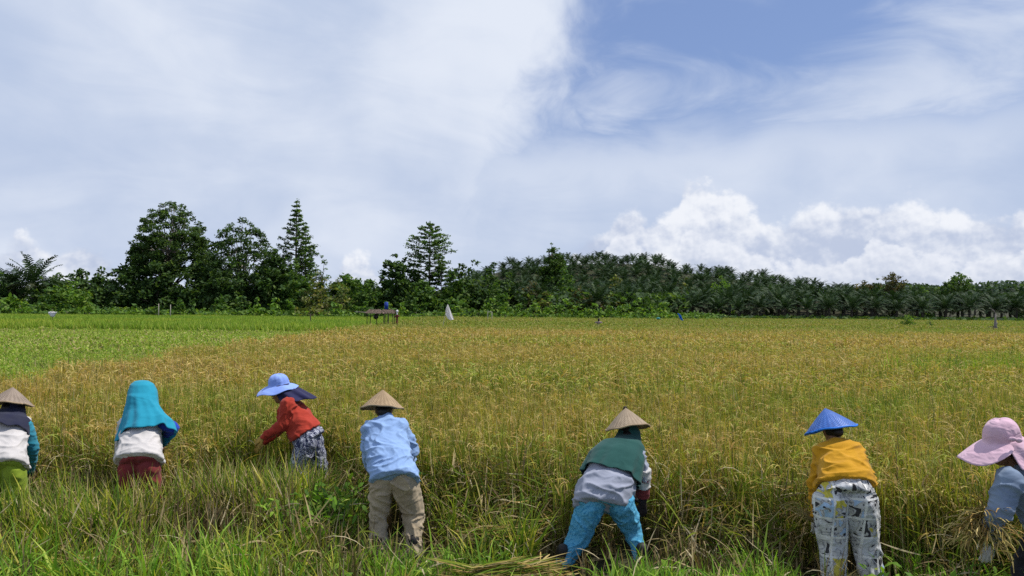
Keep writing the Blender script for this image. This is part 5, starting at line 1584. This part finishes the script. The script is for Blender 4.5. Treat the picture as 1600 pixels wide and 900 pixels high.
def palm_crown(R=5.2, nf=34, old=0.25, light=1.0, droop=1.0):
    acc = Acc()
    Pl = []
    for i in range(nf):
        t = i / nf
        az = i * 2.39996 + rng.normal(0, 0.1)
        th0 = 0.12 + 1.25 * t ** 0.9 + rng.normal(0, 0.07)
        L = R * (0.72 + 0.35 * math.sin(math.pi * min(1, t + 0.25))) * rng.uniform(0.9, 1.1)
        bend = droop * (0.75 + 0.5 * t) * rng.uniform(0.8, 1.2)
        K_ = 7
        tm = (np.arange(K_) + 0.5) / K_
        th = th0 + bend * tm ** 1.3
        st = np.stack([np.sin(th) * math.cos(az), np.sin(th) * math.sin(az), np.cos(th)], -1) * L / K_
        P = np.concatenate([np.zeros((1, 3)), np.cumsum(st, 0)], 0)
        Pl.append((P, az, t))
        c = np.array([[0.05, 0.07, 0.03]]) if t < 0.75 else np.array([[0.16, 0.14, 0.09]])
        sd = np.array([[-math.sin(az), math.cos(az), 0]])
        acc.add(*strips(P[None], sd, np.linspace(0.07, 0.02, K_ + 1)[None], c, c))
        m = 13
        tt = np.linspace(0.18, 0.99, m)
        ps = np.stack([np.interp(tt * K_, np.arange(K_ + 1), P[:, q]) for q in range(3)], -1)
        tan = np.stack([np.interp(tt * (K_ - 1), np.arange(K_), st[:, q]) for q in range(3)], -1); tan /= np.linalg.norm(tan, axis=1)[:, None]
        upv = np.cross(tan, sd); upv /= np.linalg.norm(upv, axis=1)[:, None]
        for sg in (-1, 1):
            ll = (0.95 * np.sin(np.pi * (0.12 + 0.8 * tt)) ** 0.7 + 0.15) * rng.uniform(0.85, 1.1, m)
            dirn = sd * sg * 0.72 + tan * 0.55 + upv * rng.uniform(0.0, 0.3, (m, 1)); dirn /= np.linalg.norm(dirn, axis=1)[:, None]
            mid = ps + dirn * ll[:, None] * 0.55
            end = ps + dirn * ll[:, None] + np.array([0, 0, -1]) * (ll * 0.25)[:, None]
            PP = np.stack([ps, mid, end], 1)
            cc = pick(m, PALMG, W4) * light
            if t > 1 - old: cc = cc * 0.5 + pick(m, [(0.09, 0.085, 0.05), (0.07, 0.075, 0.035)], [1, 1]) * 0.6
            acc.add(*strips(PP, tan, np.tile([0.10, 0.13, 0.03], (m, 1)), cc, cc))
    return acc


crowns = [palm_crown(5.2, 27, 0.22).mesh('palm_crown'), palm_crown(5.6, 28, 0.12, 1.1, 0.9).mesh('palm_crown'), palm_crown(4.8, 26, 0.3, 0.95, 1.15).mesh('palm_crown'), palm_crown(5.0, 24, 0.15, 1.2, 0.8).mesh('palm_crown')]
for m_ in crowns: m_.materials.append(M_palm)
def ptrunk(h):
    pts = [(0.0, 0, -0.5), (0.04, 0, h * .3), (-0.03, 0.02, h * .6), (0, 0, h), (0, 0, h + 0.5)]
    return tubes_mesh('palm_trunk', [(pts, [0.42, 0.36, 0.34, 0.42, 0.2])], 8)
trunks = [ptrunk(3.6), ptrunk(4.4), ptrunk(3.0)]
for m_ in trunks: m_.materials.append(M_palmtrunk)
TH_ = [3.6, 4.4, 3.0]


def palm(x, y, label, group, parts=True, sc=1.0, ti=None, name='oil_palm', zoff=0.0):
    ci = int(rng.integers(0, 4)); ti = int(rng.integers(0, 3)) if ti is None else ti
    z = float(hill_h(x, y)) + zoff
    r = empty(name, (x, y, z), rng.uniform(0, 6.28)); r.scale = (sc, sc, sc * rng.uniform(0.92, 1.1))
    tag(r, label, 'palm tree', group)
    t = bpy.data.objects.new('trunk', trunks[ti]); COL.objects.link(t); t.parent = r
    c_ = bpy.data.objects.new('crown', crowns[ci]); COL.objects.link(c_); c_.parent = r; c_.location = (0, 0, TH_[ti]); c_.rotation_euler = (rng.normal(0, .06), rng.normal(0, .06), 0)
    return r

cnt = 0
# front row, facing the field
for k, px in enumerate(np.arange(1046, 1640, 36)):
    y = 186 + rng.uniform(-2, 2); x = gx(px + rng.uniform(-6, 6), y)
    palm(x, y, 'oil palm with drooping frond skirt in the front row', 'oil palms in the front row', sc=rng.uniform(0.72, 0.84), ti=0); cnt += 1
for k, px in enumerate(np.arange(1064, 1640, 37)):
    y = 194 + rng.uniform(-2, 2); x = gx(px + rng.uniform(-6, 6), y)
    palm(x, y, 'oil palm in the second row behind the front row at the right', 'oil palms in the second row', sc=rng.uniform(0.85, 0.98), ti=1); cnt += 1
# singles at the hill foot
for px, y, lab in ((845, 186, 'oil palm with grey fronds at the hill foot below the tall green tree'), (936, 176, 'low oil palm with pale fronds right of the middle of the field edge'), (980, 186, 'oil palm at the hill foot under the olive tree'),
                   (800, 182, 'oil palm low at the left end of the hill foot'), (893, 196, 'oil palm between the brown trees of the hill foot'), (1016, 196, 'oil palm at the right end of the mixed trees')):
    palm(gx(px, y), y, lab, None); cnt += 1
for px, y, sc in ((22, 182, 1.25), (52, 178, 1.35), (8, 186, 1.2), (74, 190, 1.1)):
    palm(gx(px, y), y, {22: 'second palm from the left edge', 52: 'tallest feathery palm at the left of the tree line', 8: 'palm at the very left edge of the tree line', 74: 'small dark palm right of the tallest left palm'}[px], None, sc=sc, ti=1); cnt += 1
# hillside: keep the palms one can see over those in front
cand = []
yy = 203.0; row = 0
while yy < 352:
    step_ = 6.2
    for x in np.arange(-21 + (row % 2) * step_ / 2, 0.68 * yy, step_):
        xx = x + rng.normal(0, 0.8); y_ = yy + rng.normal(0, 0.8)
        px = 800 + xx / y_ * F
        if 728 < px < 1640: cand.append((xx, y_, px))
    yy += 5.6; row += 1
best = np.full(200, -1.0); keep = []
for xx, y_, px in sorted(cand, key=lambda q: q[1]):
    e = (hill_h(xx, y_) + 7.0 - H) / y_ * F
    b = int(px / 10)
    front_ = best[b - 1:b + 2].mean()
    if e > front_ + 1.2:
        keep.append((xx, y_, px))
    best[b - 1:b + 2] = np.maximum(best[b - 1:b + 2], e)
print('hill palm candidates', len(keep))
keep = sorted(keep, key=lambda q: q[1])
near_, rest_ = keep[:250], keep[250:]
def psc(y): return float(np.interp(y, [200, 240, 340], [0.9, 0.74, 0.6])) * rng.uniform(0.85, 1.18)
for xx, y_, px in near_:
    palm(xx, y_, 'oil palm in the dense plantation covering the hillside', 'oil palms covering the hill', sc=psc(y_)); cnt += 1
# the palms beyond the nearest three hundred, as one mass
far_v = []; far_f = []; far_c = []; off = 0
src = []
for m_ in crowns:
    n_ = len(m_.vertices); co = np.empty(n_ * 3, np.float32); m_.vertices.foreach_get('co', co)
    cl_ = np.empty(n_ * 4, np.float32); m_.color_attributes['Col'].data.foreach_get('color', cl_)
    fi = np.empty(len(m_.loops), np.int32); m_.loops.foreach_get('vertex_index', fi)
    src.append((co.reshape(-1, 3), cl_.reshape(-1, 4)[:, :3], fi.reshape(-1, 4)))
acc = Acc()
for xx, y_, px in rest_:
    co, cl_, fi = src[int(rng.integers(0, 4))]; a = rng.uniform(0, 6.28); sc = psc(y_)
    Rm = np.array([[math.cos(a), -math.sin(a), 0], [math.sin(a), math.cos(a), 0], [0, 0, rng.uniform(0.9, 1.1)]])
    acc.add((co @ Rm.T) * sc + np.array([xx, y_, float(hill_h(xx, y_)) + 3.6 * sc]), fi, cl_ * rng.uniform(0.85, 1.2))
if rest_:
    o = link('palm_mass', acc.mesh('palm_mass'), None, M_palm)
    tag(o, 'farther oil palms towards the top of the hill, merging into one mass', 'palm grove', kind='stuff')
print('rest', len(rest_))
print('palms', cnt)
# far ridge wood, reads as one mass
acc = Acc(); n = 9000
x = rng.uniform(340, 880, n); k = rng.integers(0, 3, n)
y = np.array([930, 965, 990])[k] + rng.normal(0, 8, n)
z = np.interp(x, RIDGE[0], RIDGE[1]) * np.array([0.6, 0.86, 1.0])[k] * np.clip((x - 330) / 90, 0, 1) + rng.uniform(-2, 6.5, n)
leaves(acc, np.stack([x, y, z], -1), 3.2, [(0.03, 0.055, 0.03), (0.045, 0.075, 0.04)], [1, 1])
o = link('far_wood', acc.mesh('far_wood'), None, M_leaf); tag(o, 'distant wood along the far low ridge at the right', 'wood', kind='stuff')

# ------------------------------------------------------------------ small things in the field
M_thatch = solid('weathered_thatch', (0.27, 0.20, 0.155), (0.14, 0.10, 0.08), 3, 0.95, 0.8, 9, stretch=(4, 1, 1), dist=0.05)
M_wood = solid('dark_post', (0.06, 0.045, 0.035), rough=0.9)
M_palewood = solid('pale_post', (0.42, 0.38, 0.32), rough=0.9)
M_drum = solid('blue_plastic', (0.012, 0.05, 0.32), (0.01, 0.04, 0.26), 3, 0.45, 0.1)
M_flag = cloth('white_flag', (0.72, 0.70, 0.70), (0.66, 0.64, 0.66))
M_sheet = solid('bright_blue_sheet', (0.02, 0.25, 0.75), (0.015, 0.2, 0.65), 3, 0.5, 0.4, 6)
M_turq = solid('turquoise_bag', (0.08, 0.35, 0.30), rough=0.6)
M_stump = solid('grey_dead_wood', (0.22, 0.20, 0.18), (0.12, 0.10, 0.09), 4, 0.95, 0.7, 10, dist=0.05)
M_pinkcl = cloth('faded_pink_cloth', (0.30, 0.22, 0.22)); M_brick = cloth('brick_red_cloth', (0.16, 0.045, 0.03)); 

# thatched shelter on posts
D = 76; c0 = at(596, 490, D); W_ = 48 / F * D
hut = empty('field_shelter', (c0.x, D, 0)); tag(hut, 'low open shelter with brown thatched roof on thin posts beside the green plot', 'shelter')
zt = at(596, 483.5, D).z; zb = at(596, 489.5, D - 1).z
bm = bmesh.new(); nx_ = 30
rows = []
for j, (yy_, zz_, inset) in enumerate(((-1.0, zb, 0.0), (-0.5, (zb + zt) / 2 + 0.02, 0.12), (0.0, zt, 0.28), (0.5, (zb + zt) / 2, 0.12), (1.0, zb, 0))):
    rows.append([bm.verts.new((-W_ / 2 + inset + (W_ - 2 * inset) * i / (nx_ - 1), yy_ + rng.normal(0, 0.02), zz_ + rng.normal(0, 0.022) - (0.05 if 13 < i < 16 else 0))) for i in range(nx_)])
for j in range(4):
    for i in range(nx_ - 1): bm.faces.new((rows[j][i], rows[j][i + 1], rows[j + 1][i + 1], rows[j + 1][i]))
bmesh.ops.solidify(bm, geom=bm.faces[:], thickness=0.09)
me = bpy.data.meshes.new('roof'); bm.to_mesh(me); bm.free(); link('roof', me, hut, M_thatch)
for xo, yo in ((-1.25, -.75), (-0.35, -.8), (1.2, -.75), (-1.2, .7), (0.3, .75), (1.15, .7)):
    link('post', tubes_mesh('post', [([(xo, yo, -0.2), (xo + 0.02, yo, 1.0), (xo - 0.01, yo, zb + 0.02)], [0.045, 0.04, 0.035])], 6), hut, M_wood)
link('hanging_sack', tubes_mesh('hanging_sack', [([(-0.45, -0.2, 1.82), (-0.5, -0.2, 1.6), (-0.48, -0.2, 1.4), (-0.45, -0.2, 1.28)], [0.08, 0.24, 0.25, 0.1])], 10), hut, M_hair)
# drum on a post stand behind
dp = at(603, 484, 78)
dr = empty('plastic_drum', (dp.x, 78.2, zt + 0.02)); tag(dr, 'upright dark blue plastic drum standing above the roof of the thatched shelter', 'drum')
hb = (484 - 472.5) / F * 78
link('barrel', tubes_mesh('barrel', [([(0, 0, 0), (0, 0, 0.03), (0, 0, hb * .33), (0, 0, hb * .35), (0, 0, hb * .66), (0, 0, hb * .68), (0, 0, hb * .97), (0, 0, hb)], [0.15, 0.18, 0.185, 0.195, 0.195, 0.185, 0.18, 0.15])], 20), dr, M_drum)
link('stand', box_mesh('stand', [((0, 0, -0.04), (0.5, 0.5, 0.05)), ((-.2, -.2, -1.1), (0.06, 0.06, 2.1)), ((.2, -.2, -1.1), (0.06, 0.06, 2.1)), ((-.2, .2, -1.1), (0.06, 0.06, 2.1)), ((.2, .2, -1.1), (0.06, 0.06, 2.1))]), dr, M_wood)
# white flag
D = 60; b0 = at(687.5, 509, D); t0 = at(695, 475.5, D)
fl = empty('flag', (b0.x, D, 0)); tag(fl, 'drooping white flag on a slanting pole in the middle of the rice field', 'flag')
sl = (t0 - b0); sl = sl / sl.z
link('pole', tubes_mesh('pole', [([tuple(sl * -b0.z), tuple(sl * 0.5), tuple(sl * (t0.z))], [0.022, 0.02, 0.016])], 6), fl, M_palewood)
bm = bmesh.new(); rows = []
top_ = sl * t0.z
for i in range(15):
    t = i / 14; row = []
    for k in range(9):
        s_ = k / 8
        edge0 = Vector((0.02 + 0.47 * t, 0.0, -1.13 * t)); wid = 0.62 * math.sin(math.pi * min(1, t * 0.66 + 0.05)) * (1 if t < 0.93 else 0.75)
        p = top_ + edge0 * 1.0 + Vector((-wid * (1 - s_) * 0.72, 0.07 * math.sin(s_ * 9 + t * 3), -0.08 * (1 - s_)))
        row.append(bm.verts.new(p))
    rows.append(row)
for i in range(14):
    for k in range(8): bm.faces.new((rows[i][k], rows[i][k + 1], rows[i + 1][k + 1], rows[i + 1][k]))
M_thin, nt_, out_ = new_mat('thin_white_cloth')
d_ = nt_.nodes.new('ShaderNodeBsdfDiffuse'); d_.inputs[0].default_value = (0.8, 0.78, 0.78, 1)
t_ = nt_.nodes.new('ShaderNodeBsdfTranslucent'); t_.inputs[0].default_value = (0.8, 0.77, 0.77, 1)
m_ = nt_.nodes.new('ShaderNodeMixShader'); m_.inputs[0].default_value = 0.5
nt_.links.new(d_.outputs[0], m_.inputs[1]); nt_.links.new(t_.outputs[0], m_.inputs[2]); nt_.links.new(m_.outputs[0], out_.inputs[0])
me = bpy.data.meshes.new('cloth'); bm.to_mesh(me); bm.free(); o = link('cloth', me, fl, M_thin)


def scare(px, D, top, label, m1, m2, wid=0.5):
    """cross of sticks with hanging clothes"""
    P = at(px, top, D); hgt = P.z
    r = empty('scarecrow', (P.x, D, 0)); tag(r, label, 'scarecrow')
    link('stake', tubes_mesh('stake', [([(0, 0, -0.2), (0, 0, hgt * .9)], [0.03, 0.025]), ([(-wid, 0, hgt * .72), (wid, 0, hgt * .74)], [0.02, 0.02])], 6), r, M_wood)
    vs, fs = loft([(Vector((0, 0, hgt * (0.3 + 0.45 * i / 6))), Vector((1, 0, 0)), Z, [0.26, 0.24, 0.22, 0.22, 0.24, 0.3, 0.16][i] * wid * 1.6, 0.08) for i in range(7)])
    fuse('clothes', [(vs, fs), capsule((-wid * .85, 0, hgt * .68), 0.06, (0, 0, hgt * .73), 0.1), capsule((wid * .85, 0, hgt * .70), 0.06, (0, 0, hgt * .73), 0.1)], 0.025, m1, r, smooth=3, fold=0.02)
    fuse('head', [ellipsoid((0, 0, hgt * .9), (0.12, 0.12, 0.14)), capsule((0, 0, hgt * .75), 0.06, (0, 0, hgt * .88), 0.07)], 0.02, m2, r, smooth=2)
    return r
scare(620.5, 72, 482.5, 'scarecrow in brick red clothes beside the thatched shelter', M_brick, M_flag, 0.25)
scare(935.5, 82, 497, 'scarecrow in faded pinkish clothes with dark head far out in the rice', M_pinkcl, M_wood, 0.38)
# white cloth bundle far left
P = at(82, 487, 84); r = empty('cloth_scarecrow', (P.x, 84, 0)); tag(r, 'spread white cloth on crossed sticks in the green rice near the left edge', 'scarecrow')
fuse('cloth', [loft([(Vector((0, 0, P.z - 0.52 + 0.5 * i / 5)), Vector((1, 0, 0)), Z, [0.2, 0.24, 0.32, 0.4, 0.45, 0.4][i], 0.08) for i in range(6)])], 0.025, M_flag, r, smooth=3, fold=0.04)
link('stake', tubes_mesh('stake', [([(0, 0, -0.2), (0.02, 0, P.z + 0.3)], [0.03, 0.02]), ([(-0.5, 0, P.z - 0.1), (0.5, 0, P.z - 0.08)], [0.02, 0.02])], 6), r, M_thatch)
# blue sheet
P = at(1061, 490, 96); r = empty('plastic_sheet', (P.x, 96, 0)); tag(r, 'bright blue plastic sheet hanging slanted on a stick at the far edge of the rice', 'sheet')
link('stake', tubes_mesh('stake', [([(0, 0, -0.2), (-0.05, 0, P.z + 0.04)], [0.03, 0.02])], 6), r, M_wood)
bm = bmesh.new(); rows = []
for i in range(9):
    t = i / 8
    rows.append([bm.verts.new((-0.2 + 0.42 * t + (k / 5) * (0.30), 0.06 * math.sin(k * 1.7 + i), P.z - 0.8 * t + 0.04 * math.sin(k + i))) for k in range(6)])
for i in range(8):
    for k in range(5): bm.faces.new((rows[i][k], rows[i][k + 1], rows[i + 1][k + 1], rows[i + 1][k]))
bmesh.ops.solidify(bm, geom=bm.faces[:], thickness=0.01)
me = bpy.data.meshes.new('sheet'); bm.to_mesh(me); bm.free(); link('sheet', me, r, M_sheet)
P = at(1028.5, 497, 110); r = empty('plastic_bag', (P.x, 110, 0)); tag(r, 'small turquoise plastic bag on a stick left of the bright blue sheet', 'bag')
link('stake', tubes_mesh('stake', [([(0, 0, -0.2), (0, 0, P.z)], [0.03, 0.02])], 5), r, M_wood)
fuse('bag', [ellipsoid((0, 0, P.z - 0.05), (0.3, 0.12, 0.16))], 0.03, M_turq, r, smooth=2, fold=0.04)
# dead stump right
D = 80; P = at(1555, 506, D); r = empty('dead_stump', (P.x, D, 0)); tag(r, 'grey weathered tree stump with a slanting broken branch near the right edge of the rice', 'stump')
zz = at(1555, 489, D).z
link('bole', tubes_mesh('bole', [([(0, 0, -0.2), (0.03, 0, 0.8), (0.0, 0, 1.25), (0.05, 0, zz)], [0.26, 0.2, 0.13, 0.06]), ([(0.0, 0, 1.1), (0.2, 0, 1.4), (0.24, 0, 1.3)], [0.1, 0.07, 0.03])], 8), r, M_stump)
link('branch', tubes_mesh('branch', [([(0.05, 0, zz - 0.1), (-0.15, 0, zz + 0.25), (-0.5, 0, zz + 0.5)], [0.06, 0.045, 0.015]), ([(0.0, 0, 1.0), (-0.35, 0, 1.0), (-0.75, 0, 0.98)], [0.05, 0.03, 0.02])], 6), r, M_stump)
# gate frame
P = at(765.5, 487, 122); r = empty('marker_gate', (P.x, 122, 0)); tag(r, 'small pale frame of two posts and a crossbar at the far edge of the field', 'frame')
for q in (-0.32, 0.32): link('post', tubes_mesh('post', [([(q, 0, -0.2), (q, 0, P.z)], [0.05, 0.045])], 6), r, M_palewood)
link('crossbar', tubes_mesh('crossbar', [([(-0.36, 0, P.z - 0.05), (0.36, 0, P.z - 0.05)], [0.045, 0.045])], 6), r, M_palewood)
# posts before the trees on the left
for px, top, lab in ((248, 474.5, 'left of two thin pale posts under the rain tree'), (266.5, 476, 'right of two thin pale posts under the rain tree'), (485, 490, 'short dark post in the green rice below the pointed conifer')):
    D = 135 if px < 300 else 92; P = at(px, top, D)
    o = link('fence_post', tubes_mesh('fence_post', [([(0, 0, -0.2), (0.02, 0, P.z * .5), (0, 0, P.z)], [0.07, 0.065, 0.055])], 6), None, M_palewood if px < 300 else M_wood)
    o.location = (P.x, D, 0); tag(o, lab, 'post')
link('rail', tubes_mesh('rail', [([(-W_ / 2 - 1.0, -0.5, zb + 0.12), (-W_ / 2 + 0.4, -0.5, zb + 0.06)], [0.022, 0.022])], 5), hut, M_palewood)
# lone shrubs in the far rice
broad('small flat topped green shrub standing in the far rice at the right', 1418, 100, 494, 19, pal=LITEG, shape='dome', crown_from=0.35, dens=120, size=0.13, ncl=14, limbs=5, name='shrub', cat='shrub')
broad('tiny dark green shrub right of the flat topped shrub in the far rice', 1453, 98, 499, 8, pal=MIDG, shape='dome', crown_from=0.2, dens=160, size=0.1, ncl=8, limbs=3, name='shrub', cat='shrub')
